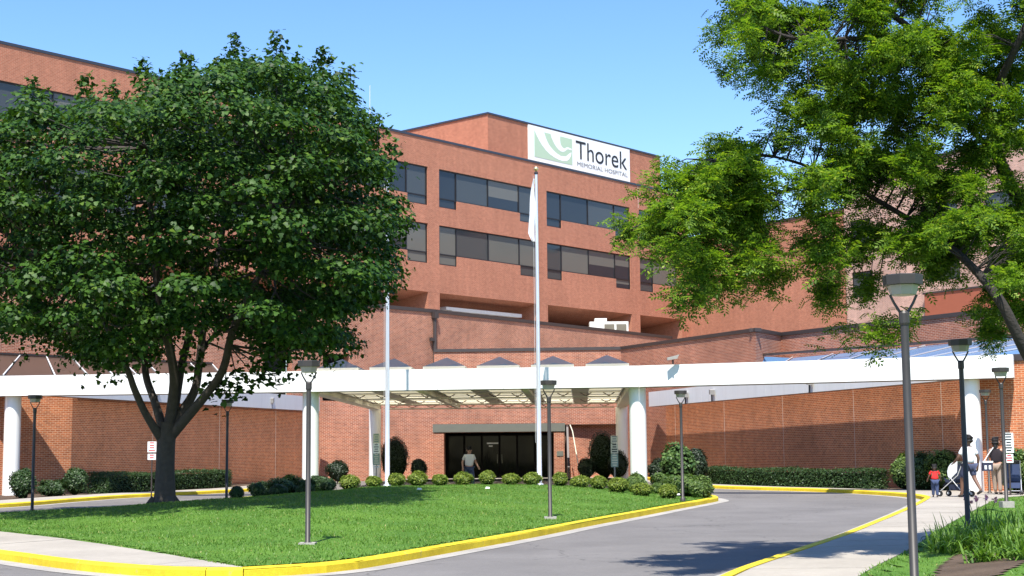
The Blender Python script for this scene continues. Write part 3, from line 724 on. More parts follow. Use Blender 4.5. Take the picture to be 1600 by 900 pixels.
b.poly([P(u0, -.1, .03), P(u1, -.1, .03), P(u1, -4, .03), P(u0, -4, .03)])
b.build('lobby', 'interior_dark', pt)
n = 6; w = (u1-u0)/n
for k in range(n):
    a, c = u0+k*w+.01, u0+(k+1)*w-.01; f = MB(); t = .05
    for q in ((a, a+t, .04, 2.5), (c-t, c, .04, 2.5), (a+t, c-t, 2.42, 2.5), (a+t, c-t, .04, .16)): f.obox(EW, q[0], q[1], -1.62, -1.55, q[2], q[3])
    d = f.build('door', 'interior_dark', pt)
    q = MB(); q.obox(EW, a+t, c-t, -1.60, -1.58, .16, 2.42); q.build('pane', 'glass_door', d)
    if k in (2, 3):
        q = MB(); q.obox(EW, (c-.14 if k == 2 else a+.1), (c-.1 if k == 2 else a+.14), -1.55, -1.51, .9, 1.4); q.build('handle', 'header_grey', d)
s = MB(); s.obox(EW, ex(758), ex(776), -1.50, -1.47, 1.98, 2.06); s.obox(EW, ex(761), ex(767), -1.50, -1.47, 1.82, 1.90); s.build('notice_strip', 'sign_white', pt)
s = MB(); s.obox(EW, ex(866), ex(876), 1.403, 1.43, 1.28, 1.55); s.build('plaque', 'header_grey', pt)
# sloping fin on the right side of the portal
f = MB(); ua, ub = ex(881), ex(884)
f.poly([P(ua, 1.5, 2.85), P(ua, 2.9, .03), P(ua, .01, .03), P(ua, .01, 2.95), P(ua, 1.3, 2.95)]); f.poly([P(ub, 1.5, 2.85), P(ub, 1.3, 2.95), P(ub, .01, 2.95), P(ub, .01, .03), P(ub, 2.9, .03)])
for q0, q1 in (((1.5, 2.85), (2.9, .03)), ((1.3, 2.95), (1.5, 2.85)), ((.01, 2.95), (1.3, 2.95))):
    f.poly([P(ua, q0[0], q0[1]), P(ub, q0[0], q0[1]), P(ub, q1[0], q1[1]), P(ua, q1[0], q1[1])])
fin = f.build('sloping_fin', 'coping_brown', pt)
f = MB(); f.tube([P(ub+.1, 1.35, 2.96), P(ub+.22, 1.7, 2.6), P(ub+.5, 2.9, .5)], .03, 6); f.build('pale_strip', 'sign_cream', fin)  # pale tube sloping down beside the fin

# ------------------------------------------------------------------ white canopy
cn = thing('entrance_canopy', (-1.5, 51.5, 0), 'long white beam canopy on round white columns across the entrance drive', 'canopy')
ZB0, ZB1 = 3.80, 4.55
FB_PTS = [(-30.5, 55.3), (-19.05, 53.9), (-7.5, 52.6), (4.45, 51.0), (16.2, 46.6)]
def beam(p, q, npan, trim0=0.0, trim1=0.0, thick=0.5, z0=ZB0, z1=ZB1):
    f = Frame(p, q); L0, L1 = trim0, f.L-trim1
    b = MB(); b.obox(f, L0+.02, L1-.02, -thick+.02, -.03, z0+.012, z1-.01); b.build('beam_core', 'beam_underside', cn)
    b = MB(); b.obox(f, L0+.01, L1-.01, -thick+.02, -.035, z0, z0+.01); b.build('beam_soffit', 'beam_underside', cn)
    w = (L1-L0)/npan
    for k in range(npan):
        b = MB(); b.obox(f, L0+k*w+.004, L0+(k+1)*w-.004, -.03, 0, z0, z1); b.obox(f, L0+k*w+.004, L0+(k+1)*w-.004, -thick, -thick+.02, z0, z1)
        b.obox(f, L0+k*w+.004, L0+(k+1)*w-.004, -thick+.021, -.031, z1-.009, z1); b.build('fascia_panel', 'white_paint', cn)
    return f
fr0 = None
for i, npn in zip(range(4), (4, 4, 5, 5)):
    fb = beam(FB_PTS[i], FB_PTS[i+1], npn, thick=.95)
b = MB(); b.obox(fb, fb.L-.019, fb.L+.004, -.95, 0, ZB0, ZB1); b.build('fascia_panel', 'white_paint', cn)
# rear beams parallel to the wings
beam((-17.3, 54.4), (-10.45, 78.0), 8, thick=.45); beam((7.05, 75.0), (14.52, 48.1), 8, thick=.45)
# side and back beams of the porch roof
CL0, CL1, CR0, CR1 = Vector((-7.5, 53.0)), Vector((-7.2, 76.0)), Vector((4.4, 51.6)), Vector((5.7, 76.0))
def simple_beam(name, p, q, w, z0, z1, mat):
    f = Frame(p, q); b = MB(); b.obox(f, 0, f.L, -w/2, w/2, z0, z1); return b.build(name, mat, cn)
simple_beam('side_beam', CL0, CL1, .5, 3.8, 4.5, 'cream_soffit'); simple_beam('side_beam', CR0, CR1, .5, 3.8, 4.5, 'cream_soffit')
def grid(s, t):   # s across 0..1, t deep 0..1
    a = CL0.lerp(CL1, t); c = CR0.lerp(CR1, t); return a.lerp(c, s)
# transverse joists with zig-zag webs
TJ = [0.0, .37, .70, 1.0]
for t in TJ[1:]:
    a, c = grid(.03, t), grid(.97, t); f = Frame(a, c)
    b = MB(); b.obox(f, 0, f.L, -.09, .09, 3.80, 3.86); b.obox(f, 0, f.L, -.05, .05, 4.0, 4.018); b.build('joist', 'cream_soffit', cn)
    m = 12
    for k in range(m):
        ua_, ub_, uc_ = f.L*(k+.25)/m, f.L*(k+.5)/m, f.L*(k+.75)/m
        z = MB(); z.tube([f.P(ua_, 0, 4.0), f.P(ub_, 0, 3.86), f.P(uc_, 0, 4.0)], .022, 5); z.build('joist_web', 'beam_underside', cn)
for s_ in (.335, .665):
    simple_beam('deep_beam', grid(s_, 0.01), grid(s_, .995), .22, 3.82, 4.018, 'cream_soffit')
# deck bands around the roof lights, diffusers and pyramids
NC, NR = 6, 6
def quad(s0, s1, t0, t1, z0, z1):
    p = [grid(s0, t0), grid(s1, t0), grid(s1, t1), grid(s0, t1)]
    return [(v.x, v.y, z0) for v in p]+[(v.x, v.y, z1) for v in p]
for k in range(NC+1):
    s = k/NC; b = MB(); b.hexa(quad(max(0, s-.028), min(1, s+.028), 0.0, 1.0, 4.02, 4.12)); b.build('deck_band', 'cream_soffit', cn)
for k in range(NR+1):
    t = k/NR
    for c in range(NC):
        b = MB(); b.hexa(quad(c/NC+.0285, (c+1)/NC-.0285, max(0, t-.018), min(1, t+.018), 4.023, 4.117)); b.build('deck_band', 'cream_soffit', cn)
for r in range(NR):
    for c in range(NC):
        s0, s1, t0, t1 = c/NC+.03, (c+1)/NC-.03, r/NR+.02, (r+1)/NR-.02
        b = MB(); b.hexa(quad(s0, s1, t0, t1, 4.026, 4.034)); b.build('diffuser', 'diffuser', cn)
        if r < 3:
            b = MB(); base = [grid(s0-.012, t0), grid(s1+.012, t0), grid(s1+.012, t1), grid(s0-.012, t1)]; ap = grid((s0+s1)/2, (t0+t1)/2)
            for i in range(4):
                p, q = base[i], base[(i+1) % 4]
                b.poly([(p.x, p.y, 4.70), (q.x, q.y, 4.70), (ap.x, ap.y, 5.12)])
            rl = b.build('roof_light', 'skylight', cn); b = MB()
            for i in range(4):
                p, q = base[i], base[(i+1) % 4]; b.poly([(p.x, p.y, 4.12), (q.x, q.y, 4.12), (q.x, q.y, 4.70), (p.x, p.y, 4.70)])
            b.build('upstand', 'diffuser', rl)
def column(x, y, z0=0.0, r=.30):
    b = MB(); b.lathe((x, y, z0), [(r, 0), (r, ZB0-z0+.005)], 28); o = b.build('column', 'white_paint', cn, smooth=False)
    for p in o.data.polygons: p.use_smooth = len(p.vertices) == 4
for x, y in ((-18.85, 54.42), (-7.45, 53.17), (4.45, 51.6), (15.1, 47.62)): column(x, y, 0.0)
for x, y in ((-7.2, 75.3), (5.65, 75.3)): column(x, y, 0.0, .31)
# small flood lights on short stalks along the rear beams
for i, (x, y) in enumerate(((8.35, 69.9), (9.2, 66.8), (11.8, 57.4), (-12.1, 72.4), (-15.2, 61.6))):
    t = thing('flood_light', (x, y, 3.9), ['grey spotlight on the right rear beam nearest the round column', 'grey spotlight second along the right rear beam', 'grey spotlight on the right rear beam near where it meets the front beam',
              'white spotlight box on the left rear beam', 'dark spotlight on the left rear beam behind the maple'][i], 'spotlight', 'spotlights along the rear beams')
    q = MB(); q.tube([(x, y, 3.78), (x, y, 4.1)], .035, 6); q.build('stalk', 'frame_dark', t)
    q = MB(); q.hexa([(x-.11, y-.16, 4.08), (x+.11, y-.16, 4.08), (x+.11, y+.1, 4.12), (x-.11, y+.1, 4.12), (x-.11, y-.2, 4.3), (x+.11, y-.2, 4.3), (x+.11, y+.1, 4.34), (x-.11, y+.1, 4.34)]); q.build('lamp_body', 'gutter', t)
t = thing('roof_camera', (10.45, 50.2, 4.55), 'small grey camera on top of the white beam', 'camera'); x, y = 5.6, 50.3
t.location = (x, y, 4.55); q = MB(); q.tube([(x, y, 4.55), (x, y, 4.7)], .03, 6); q.build('stalk', 'frame_dark', t)
q = MB(); q.hexa([(x-.2, y-.07, 4.68), (x+.15, y-.07, 4.74), (x+.15, y+.07, 4.74), (x-.2, y+.07, 4.68), (x-.2, y-.07, 4.78), (x+.22, y-.07, 4.88), (x+.22, y+.07, 4.88), (x-.2, y+.07, 4.78)]); q.build('housing', 'gutter', t)
# air unit on the podium roof
x0, y0 = 5.2, 107.6
t = thing('air_unit', (x0+1.8, y0+.8, 9.0), 'white air conditioning unit on the podium roof', 'air unit')
q = MB(); q.box(x0+.6, x0+3.5, y0, y0+1.3, 9.02, 11.15); q.box(x0+1.0, x0+1.9, y0+.2, y0+1.1, 11.15, 11.42); q.box(x0-.2, x0+.6, y0+.1, y0+1.4, 9.02, 10.45); q.build('casing', 'unit_white', t)
for k in range(2):
    q = MB(); q.box(x0+1.7+k*.9, x0+2.45+k*.9, y0-.04, y0-.004, 10.1, 10.95); q.build('grille', 'grille', t)
# ------------------------------------------------------------------ lamp posts, flagpoles, signs
def make_lamp(label, loc, H=3.08, pad=False, lensf=1.0):
    """pole, collar, two fork arms, cream lens and dark cap"""
    t = thing('lamp_post', loc, label, 'lamp', 'lamp posts along the drive'); x, y, z = loc
    b = MB(); b.lathe((x, y, z), [(.075, -.1), (.075, .03), (.042, .05), (.038, H-.40)], 12); b.build('pole', 'lamp_metal', t, smooth=True)
    b = MB(); b.lathe((x, y, z), [(.044, H-.47), (.05, H-.45), (.05, H-.36), (.035, H-.335)], 12); b.build('collar', 'lamp_metal', t)
    for s in (-1, 1):
        b = MB(); b.tube([(x+s*.03, y, z+H-.36), (x+s*.09, y, z+H-.26), (x+s*.125, y, z+H-.185)], [.014, .012, .012], 6); b.build('arm', 'lamp_metal', t)
    b = MB(); b.lathe((x, y, z), [(.108, H-.19), (.12, H-.187), (.143, H-.098)], 8, rot=.39); b.build('lens', 'lamp_lens', t)
    b = MB(); b.lathe((x, y, z), [(.15, H-.097), (.182, H-.094), (.187, H-.008), (.178, H), (.02, H+.006)], 8, rot=.39); b.build('cap', 'lamp_metal', t)
    if pad:
        b = MB(); b.box(x-.13, x+.13, y-.13, y+.13, z-.1, z+.035); b.build('footing', 'gutter', t)
    return t
make_lamp('slim brown lamp post standing nearest the front kerb on the island lawn', (-3.29, 23.24, .14), 2.93, True)
make_lamp('brown lamp post on the island lawn just right of the right flagpole', (.77, 31.0, .16), 2.93, True)
make_lamp('brown lamp post among the bushes at the right tip of the island', (4.76, 41.0, .20), 3.05)
make_lamp('brown lamp post at the left edge beyond the island lawn', (-12.55, 37.9, .14), 3.02)
make_lamp('brown lamp post just right of the maple trunk by the far kerb', (-8.5, 43.0, .25), 2.93)
make_lamp('nearest thick lamp post standing on the right verge, head among leaves', (3.66, 13.4, .2), 3.0)
make_lamp('dark lamp post among the lilies on the right verge', (7.16, 23.0, .33), 2.97)
make_lamp('dark lamp post at the far right of the verge beside the handicap sign', (10.83, 32.0, .36), 2.97, True)
make_lamp('pale distant lamp post right of the rightmost white column', (15.15, 46.3, .12), 3.28)

def flagpole(label, x, y, z, top):
    t = thing('flagpole', (x, y, z), label, 'flagpole', 'flagpoles on the island')
    b = MB(); b.lathe((x, y, 0), [(.14, z-.1), (.14, z+.05), (.082, z+.08), (.075, z+3), (.045, top-.2)], 14); b.build('pole', 'aluminium', t, smooth=True)
    b = MB(); b.lathe((x, y, top-.2), [(.03, 0), (.07, .02), (.06, .08), (.02, .10)], 10); b.build('truck', 'frame_dark', t)
    b = MB(); b.lathe((x, y, top-.1), [(.01, .0), (.06, .03), (.088, .09), (.06, .15), (.01, .18)], 12); b.build('finial', 'gold', t, smooth=True)
    b = MB(); b.tube([(x-.10, y-.03, top-.25), (x-.115, y-.04, z+1.4)], .006, 4); b.build('halyard', 'frame_white', t)
    return t
flagpole('tall silver flagpole in the middle of the island with a limp flag', .85, 48.0, .45, 11.08)
flagpole('tall silver flagpole partly behind the maple crown', -4.22, 48.5, .45, 11.0)
# limp flag: a folded hanging cloth beside the pole
n, m = 26, 18; V = []; 
for i in range(n+1):
    f = i/n; z = 10.72-f*2.15
    wdt = .05+.17*math.sin(min(1, f*1.5)*math.pi/2)*(1 if f < .85 else 1-(f-.85)*4.5)
    for j in range(m+1):
        g_ = j/m; fold = math.sin(g_*math.pi*5+f*2.2)*(.025+.05*f)
        V.append((.80-g_*wdt-.02*math.sin(f*9), 47.93+fold-.04*g_, z-.16*g_*(1-f)*f*2))
F = [(i*(m+1)+j, i*(m+1)+j+1, (i+1)*(m+1)+j+1, (i+1)*(m+1)+j) for i in range(n) for j in range(m)]
fl = MB(); fl.v = V; fl.f = [list(q) for q in F]; fl.m = [0]*len(F)
t = thing('flag', (.8, 47.95, 8.6), 'white flag hanging limp from the middle flagpole', 'flag'); fl.build('cloth', 'flag_cloth', t, smooth=True)
b = MB(); b.tube([(.80, 47.95, 10.72), (.80, 47.95, 10.55)], .012, 5); b.build('grommet', 'gold', t)

def sign_post(name, label, x, y, z0, plates, top, pole='gutter', pr=.028):
    """plates: (z0, z1, half width, material, ink)"""
    t = thing(name, (x, y, z0), label, 'sign')
    b = MB(); b.tube([(x, y+.03, z0-.1), (x, y+.03, top)], pr, 6); b.build('post', pole, t)
    for a, c, w, mt, ink in plates:
        b = MB(); b.box(x-w, x+w, y-.015, y+.0, a, c); p = b.build('plate', mt, t)
        h = c-a; k = max(2, int(h/.085)); rr = random.Random(int(a*100+x*10))
        for i in range(k):
            zz = c-h*(i+.75)/(k+.3); ww = w*rr.uniform(.45, .8)
            q = MB(); q.box(x-ww, x+ww, y-.018, y-.0155, zz, zz+h/(k+.3)*.5); q.build('print_line', ink, p)
    return t
sign_post('stacked_sign', 'stacked cream and teal notice plates on a post beside the left back column', -5.3, 56.0, .1,
          [(1.93, 2.30, .125, 'sign_cream', 'sign_teal'), (1.55, 1.915, .13, 'sign_white', 'sign_ink_grey'), (1.10, 1.535, .13, 'sign_teal', 'sign_cream'), (1.0, 1.06, .12, 'sign_white', 'sign_ink_grey')], 2.28)
sign_post('stacked_sign', 'stacked cream and grey notice plates on a post left of the thick right column', 3.9, 56.0, .1,
          [(1.86, 2.14, .135, 'sign_cream', 'sign_ink_grey'), (1.45, 1.84, .14, 'sign_cream', 'sign_ink'), (.93, 1.43, .14, 'sign_teal', 'sign_cream')], 2.12)
sign_post('parking_sign', 'small red and white parking sign behind the maple trunk', -13.4, 53.7, .13, [(1.66, 2.05, .16, 'sign_white', 'sign_red'), (1.38, 1.60, .15, 'sign_white', 'sign_red')], 2.05, 'coping_brown')
sign_post('parking_sign', 'white notice sign on a post at the right edge by the strollers', 15.0, 43.9, .13, [(1.40, 2.0, .15, 'sign_white', 'sign_ink'), (1.10, 1.36, .12, 'sign_white', 'sign_red')], 2.0, 'coping_brown')

# ------------------------------------------------------------------ shrubs and hedges
def shrub(name, label, c, r, mat, n, leaf, cat='shrub', group=None, seed=1, flat=0.55, core=.86, up=.45, lump=.12):
    """dark inner mass, a shell of small leaves with an uneven outline, short stem"""
    rs = np.random.RandomState(seed); c = np.array(c, float); r = np.array(r, float)
    t = thing(name, tuple(c), label, cat, group)
    ph = rs.uniform(0, 6.28, (5, 3)); fq = rs.uniform(2.0, 5.0, (5, 3))
    def lum(d): return 1+lump*sum(np.sin((d*fq[k]).sum(1)+ph[k, 0]) for k in range(5))/2.2
    d = unit(rs.normal(0, 1, (n, 3))); d[:, 2] = np.abs(d[:, 2])*np.where(rs.rand(n) < .78, 1, -.75)
    k = lum(d)*rs.uniform(.86, 1.05, n)
    ctr = c+np.array([0, 0, r[2]*.5])
    rr = np.array([r[0], r[1], r[2]*.55])
    p = ctr+d*rr*k[:, None]; p[:, 2] = np.maximum(p[:, 2], c[2]+.02)
    nr = unit(d/rr)+rs.normal(0, .45, (n, 3)); nr[:, 2] += up
    V, F = leaf_field(p, nr, rs.normal(0, 1, (n, 3))+np.array([0, 0, .3]), leaf*rs.uniform(.7, 1.3, n), T_OVAL)
    np_mesh('foliage', V, F, mat, t)
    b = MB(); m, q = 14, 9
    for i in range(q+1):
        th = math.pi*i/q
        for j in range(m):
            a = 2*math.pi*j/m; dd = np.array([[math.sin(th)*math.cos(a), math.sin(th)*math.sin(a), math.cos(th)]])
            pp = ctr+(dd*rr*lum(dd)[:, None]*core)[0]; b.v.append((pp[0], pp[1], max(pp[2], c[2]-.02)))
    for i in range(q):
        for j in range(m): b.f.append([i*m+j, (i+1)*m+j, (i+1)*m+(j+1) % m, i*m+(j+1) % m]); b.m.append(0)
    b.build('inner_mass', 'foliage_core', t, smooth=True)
    b = MB(); b.tube([(c[0], c[1], c[2]-.08), (c[0], c[1], c[2]+r[2]*.5)], .03, 6); b.build('stem', 'bark', t)
    return t
def px(x, Y): return (x-800)/2250*Y
def lh(x, y): return float(lawn_h(np.array([x]), np.array([y]))[0])
# clipped box balls along the crest: image column, distance, half width
BALLS = [(371, 43.2, .20), (404, 44.0, .21), (436, 45.0, .25), (512, 46.6, .30), (546, 47.0, .30), (583, 47.3, .27), (618, 47.4, .30), (651, 47.5, .29), (686, 47.5, .29), (722, 47.5, .28), (759, 47.4, .28), (796, 47.3, .29),
         (829, 47.3, .29), (872, 47.1, .26), (903, 46.8, .29), (932, 45.8, .29), (962, 44.6, .31), (998, 43.6, .33), (1039, 42.6, .31)]
WHERE = ['at the far left end of the row', 'second from the left end of the row', 'third from the left end, by the lamp post', 'below the left white column', 'second left of the left flagpole', 'just left of the left flagpole',
         'just right of the left flagpole', 'second right of the left flagpole', 'below the left side of the doorway', 'before the walking man', 'right of the walking man', 'below the middle of the doorway',
         'just left of the middle flagpole', 'just right of the middle flagpole', 'below the right end of the portal', 'left of the right notice post', 'below the right notice post', 'in front of the thick right column', 'at the right end of the row, by the big bushes']
for i, (x, Y, w) in enumerate(BALLS):
    X = px(x, Y); painted_shade = i < 4  # first four: darker leaf colour paints in the shade of the maple
    shrub('box_shrub', 'round clipped yellow-green box shrub '+WHERE[i], (X, Y, lh(X, Y)-.03), (w*(1+.12*math.sin(i*3.7)), w*(1+.1*math.cos(i*2.3)), .36+.2*w+.05*math.sin(i*2.1)), 'hedge_leaf' if painted_shade else 'box_leaf', 2300, .050, 'shrub', 'clipped box shrubs along the island crest', 20+i, up=.7, lump=.07)
BUSH = [(1062, 44.8, .72, .92, 'bush_leaf', 'loose green bush beside the thick right column'), (1090, 43.8, .42, .85, 'bush_leaf', 'grey-green bush at the right tip of the island'),
        (990, 45.6, .42, .80, 'bush_leaf', 'pale bush at the foot of the thick right column'), (410, 46.5, .5, .70, 'hedge_leaf', 'dark bush at the left end of the island crest'),
        (448, 46.2, .55, .82, 'hedge_leaf', 'dark spreading bush left of the left white column'), (478, 45.4, .35, .62, 'hedge_leaf', 'small dark bush in front of the left white column'), (500, 48.6, .5, .8, 'hedge_leaf', 'dark bush right of the left white column'),
        (1030, 45.6, .4, .85, 'bush_leaf', 'feathery bush just right of the thick right column')]
for i, (x, Y, w, h, m, lb) in enumerate(BUSH):  # hedge_leaf on the left bushes: maple shade put into the leaf colour
    X = px(x, Y); shrub('bush', lb, (X, Y, lh(X, Y)-.05), (w*.8, w*.65, h*.72), m, 3600, .062, 'bush', None, 60+i, lump=.2, up=.35)
FARB = [(615, 76.5, .78, 2.15, 'yew_leaf', 'tall dark rounded yew left of the doorway'), (938, 76.0, .78, 2.35, 'yew_leaf', 'tall dark rounded yew right of the doorway'), (653, 76.8, .42, 1.05, 'yew_leaf', 'small dark clipped yew between tall yew and doorway'),
        (913, 75.6, .45, 1.0, 'yew_leaf', 'small dark yew beside the tall right yew'), (527, 74.0, .55, 1.0, 'yew_leaf', 'low dark clipped yew left of the back column'), (962, 74.5, .5, 1.3, 'yew_leaf', 'dark yew behind the right notice post'),
        (1056, 60.5, .72, 1.6, 'broad_leaf', 'glossy broad-leaved bush by the right wing wall'), (1084, 61.2, .45, 1.45, 'yew_leaf', 'dark bush behind the glossy broad-leaved bush'), (1026, 61.5, .5, 1.0, 'yew_leaf', 'small dark bush left of the glossy broad-leaved bush'),
        (122, 53.5, .45, .95, 'hedge_leaf', 'lone dark shrub before the left wing wall'), (40, 50.6, .45, .95, 'hedge_leaf', 'dark shrub beside the leftmost column'), (85, 52.5, .5, .55, 'hedge_leaf', 'sparse low shrub between two shrubs by the left wing'),
        (1404, 51.3, .42, 1.15, 'bush_leaf', 'bright leafy shrub at the right end of the hedge'), (1436, 50.2, .62, 1.25, 'hedge_leaf', 'dark green shrub behind the child'), (1470, 49.4, .55, 1.30, 'bush_leaf', 'flowering shrub left of the rightmost column'),
        (1580, 45.9, .52, 1.3, 'broad_leaf', 'leafy shrub at the right edge behind the sign'), (1606, 44.9, .5, 1.25, 'bush_leaf', 'leafy bush cut by the right edge')]
for i, (x, Y, w, h, m, lb) in enumerate(FARB):
    shrub('bush', lb, (px(x, Y), Y, .1), (w, w*.8, h), m, 3000 if m != 'broad_leaf' else 1700, .075 if m != 'broad_leaf' else .14, 'bush', None, 90+i, lump=.10 if m == 'yew_leaf' else .18)
def hedge(label, pts, w, h, seed, n=14000):
    rs = np.random.RandomState(seed); ln = smooth_line(pts, .4); L = len(ln)
    t = thing('hedge', (*ln[L//2], .1), label, 'hedge')
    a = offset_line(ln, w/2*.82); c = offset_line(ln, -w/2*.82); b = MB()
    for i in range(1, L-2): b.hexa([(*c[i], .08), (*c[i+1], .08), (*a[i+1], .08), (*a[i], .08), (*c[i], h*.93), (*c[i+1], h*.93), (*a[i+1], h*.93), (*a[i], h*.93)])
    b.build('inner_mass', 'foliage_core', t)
    P = np.array(ln); seg = rs.randint(0, L-1, n); f = rs.rand(n)[:, None]; q = P[seg]*(1-f)+P[seg+1]*f
    d = unit(P[seg+1]-P[seg]); nrm2 = np.stack([-d[:, 1], d[:, 0]], 1)
    face = rs.rand(n); sg_ = np.where(rs.rand(n) < .5, -1, 1)
    off = np.where(face < .62, sg_*w/2*rs.uniform(.88, 1.06, n), rs.uniform(-w/2, w/2, n))
    hz = h*(1+.05*np.sin(q[:, 0]*3.1)+.04*np.sin(q[:, 1]*5.3+q[:, 0]))
    z = np.where(face < .62, rs.uniform(.1, 1, n)*hz, hz*rs.uniform(.93, 1.06, n))
    p = np.stack([q[:, 0]+nrm2[:, 0]*off, q[:, 1]+nrm2[:, 1]*off, z+.05], 1)
    nr = np.where((face < .62)[:, None], np.concatenate([nrm2*sg_[:, None], np.full((n, 1), .5)], 1), np.array([[0, 0, 1.0]]))+rs.normal(0, .45, (n, 3))
    for e, sgn, a0, a1 in ((1, -1, 0, 1), (L-3, 1, L-2, L-1)):
        k = 900; dd = unit((P[a1]-P[a0])[None])[0]*sgn; nn = np.array([-dd[1], dd[0]]); of = rs.uniform(-w/2, w/2, k)
        pe = P[e if sgn < 0 else e+1]+dd*.05; zz = rs.uniform(.08, 1.0, k)*h; jit = rs.uniform(0, .12, k)
        p = np.concatenate([p, np.stack([pe[0]+nn[0]*of+dd[0]*jit, pe[1]+nn[1]*of+dd[1]*jit, zz+.05], 1)]); nr = np.concatenate([nr, np.array([[dd[0], dd[1], .5]])+rs.normal(0, .45, (k, 3))])
    n = len(p); V, F = leaf_field(p, nr, rs.normal(0, 1, (n, 3)), .065*rs.uniform(.7, 1.3, n), T_OVAL)
    np_mesh('foliage', V, F, 'hedge_leaf', t); return t
hedge('long low dark hedge along the right wing wall', [(8.55, 62.0), (10.3, 57.2), (12.1, 53.9), (13.05, 51.9)], .9, .72, 3)
hedge('long low dark hedge along the left wing wall', [(-15.9, 55.4), (-14.4, 60.0), (-12.9, 64.5)], .9, .78, 4)

# ------------------------------------------------------------------ trees
def cat_curve(pts, rad, sub=4):
    P = [Vector(p) for p in pts]; out, rr = [], []; n = len(P)
    for i in range(n-1):
        a, b, c, d = P[max(i-1, 0)], P[i], P[i+1], P[min(i+2, n-1)]
        for k in range(sub):
            t = k/sub; out.append(0.5*((2*b)+(c-a)*t+(2*a-5*b+4*c-d)*t*t+(3*b-a-3*c+d)*t**3)); rr.append(rad[i]+(rad[i+1]-rad[i])*t)
    out.append(P[-1]); rr.append(rad[-1]); return out, rr
PIT = math.atan(254/2250)
def pt3(x, y, Y):
    """a point seen at image column x, row y, at distance Y"""
    d = camo.matrix_world.to_3x3() @ Vector(((x-800)/2250, -(y-450)/2250, -1)); k = Y/d.y
    return Vector((d.x*k, Y, CAM_H+d.z*k))
# --- maple
MY = 36.6; mb_ = Vector((px(258, MY), MY, .17))
mt = thing('maple_tree', mb_, 'big dense dark-green maple with forked trunk on the island lawn', 'tree')
tr = MB()
def limb(pts, rad, sides=9): p, r = cat_curve(pts, rad if sides > 9 else [v*.85 for v in rad], 5); tr.tube(p, r, sides); return p
b0 = mb_
tr_pts = [b0+Vector((0, 0, -.15)), b0+Vector((0, 0, .05)), b0+Vector((.03, 0, .35)), pt3(258, 735, MY), pt3(260, 690, MY), pt3(264, 660, MY)]
limb(tr_pts, [.43, .35, .27, .235, .225, .24], 14)
for k in range(6):   # root flare
    a = k*1.05+.3; tr.tube([b0+Vector((.2*math.cos(a), .2*math.sin(a), .30)), b0+Vector((.40*math.cos(a), .40*math.sin(a), .06)), b0+Vector((.62*math.cos(a), .62*math.sin(a), -.12))], [.14, .12, .05], 6)
LIMBS = [([(255, 690, 0), (228, 647, -.4), (210, 608, -.8), (200, 580, -1), (171, 516, -1.6), (120, 440, -2.2)], [.15, .11, .10, .09, .07, .04]),
         ([(258, 680, 0), (242, 629, .5), (228, 587, 1.0), (224, 533, 1.4), (200, 420, 2), (180, 300, 2.6)], [.16, .12, .11, .10, .08, .04]),
         ([(264, 670, 0), (272, 597, -.2), (265, 544, -.6), (253, 498, -1), (240, 380, -1.6), (230, 230, -2)], [.18, .14, .13, .12, .09, .04]),
         ([(266, 670, 0), (302, 615, .3), (311, 569, .5), (320, 498, .9), (345, 380, 1.2), (370, 200, 1.5)], [.18, .13, .12, .11, .09, .04]),
         ([(266, 682, 0), (320, 619, -.4), (349, 576, -.8), (367, 508, -1.2), (420, 400, -1.8), (470, 290, -2.2)], [.17, .13, .12, .11, .08, .04]),
         ([(272, 640, 0), (284, 570, 1.2), (296, 515, 2.0), (300, 420, 2.8), (310, 280, 3.0), (320, 150, 2.4)], [.15, .12, .11, .10, .08, .04]),
         ([(311, 560, .5), (340, 520, 1.6), (430, 470, 2.4), (520, 430, 2.6)], [.07, .06, .05, .03]),
         ([(200, 580, -1), (140, 520, -.2), (60, 470, .6), (-20, 430, 1)], [.07, .06, .05, .03])]
tips = []
for pl, rd in LIMBS:
    p = limb([pt3(x, y, MY+dy) for x, y, dy in pl], rd); tips += p[len(p)//2:]
OUT = [(-70, 230), (-30, 190), (8, 172), (30, 140), (50, 128), (70, 150), (95, 178), (118, 160), (135, 128), (152, 160), (178, 148), (200, 165), (222, 98), (245, 118), (270, 112), (292, 90), (315, 112), (340, 95), (368, 60), (392, 92), (412, 95), (432, 56), (452, 92), (480, 105), (503, 82), (525, 115), (548, 112), (552, 150), (578, 172), (588, 205), (610, 225),
       (618, 262), (642, 285), (640, 330), (648, 352), (632, 395), (640, 440), (612, 478), (560, 505), (545, 560), (480, 578), (420, 580), (395, 545), (345, 535), (290, 535), (235, 550), (240, 590), (200, 580), (175, 590), (110, 575), (80, 555), (20, 540), (-60, 530), (-110, 420), (-110, 280)]
rs = np.random.RandomState(11)
ctr = np.array(pt3(272, 345, MY))-np.array([0, 1.1, 0]); ext = np.array([6.4, 6.2, 4.8])
cand = rs.uniform(-1, 1, (6000, 3)); rr_ = np.abs(cand[:, 0])**2.6+np.abs(cand[:, 1])**2.2+np.where(cand[:, 2] < 0, np.abs(cand[:, 2])**5, np.abs(cand[:, 2])**2.6)
cand = cand[(rr_ < 1) & (rr_ > rs.rand(6000)*.55)]; cand = ctr+cand*ext
M3 = np.array(camo.matrix_world.to_3x3()).T
def project(P):
    q = (P-np.array([0, 0, CAM_H])) @ M3.T
    return 800+2250*q[:, 0]/-q[:, 2], 450-2250*q[:, 1]/-q[:, 2]
sx, sy = project(cand); keep = in_poly(sx, sy, OUT) & (poly_dist(sx, sy, OUT) > 22)
cand = cand[keep]
cl = []
for p in cand:      # spaced cluster centres
    if all(np.sum(((p-q)*np.array([1, 1, 1.6]))**2) > 1.18**2 for q in cl): cl.append(p)
    if len(cl) >= 400: break
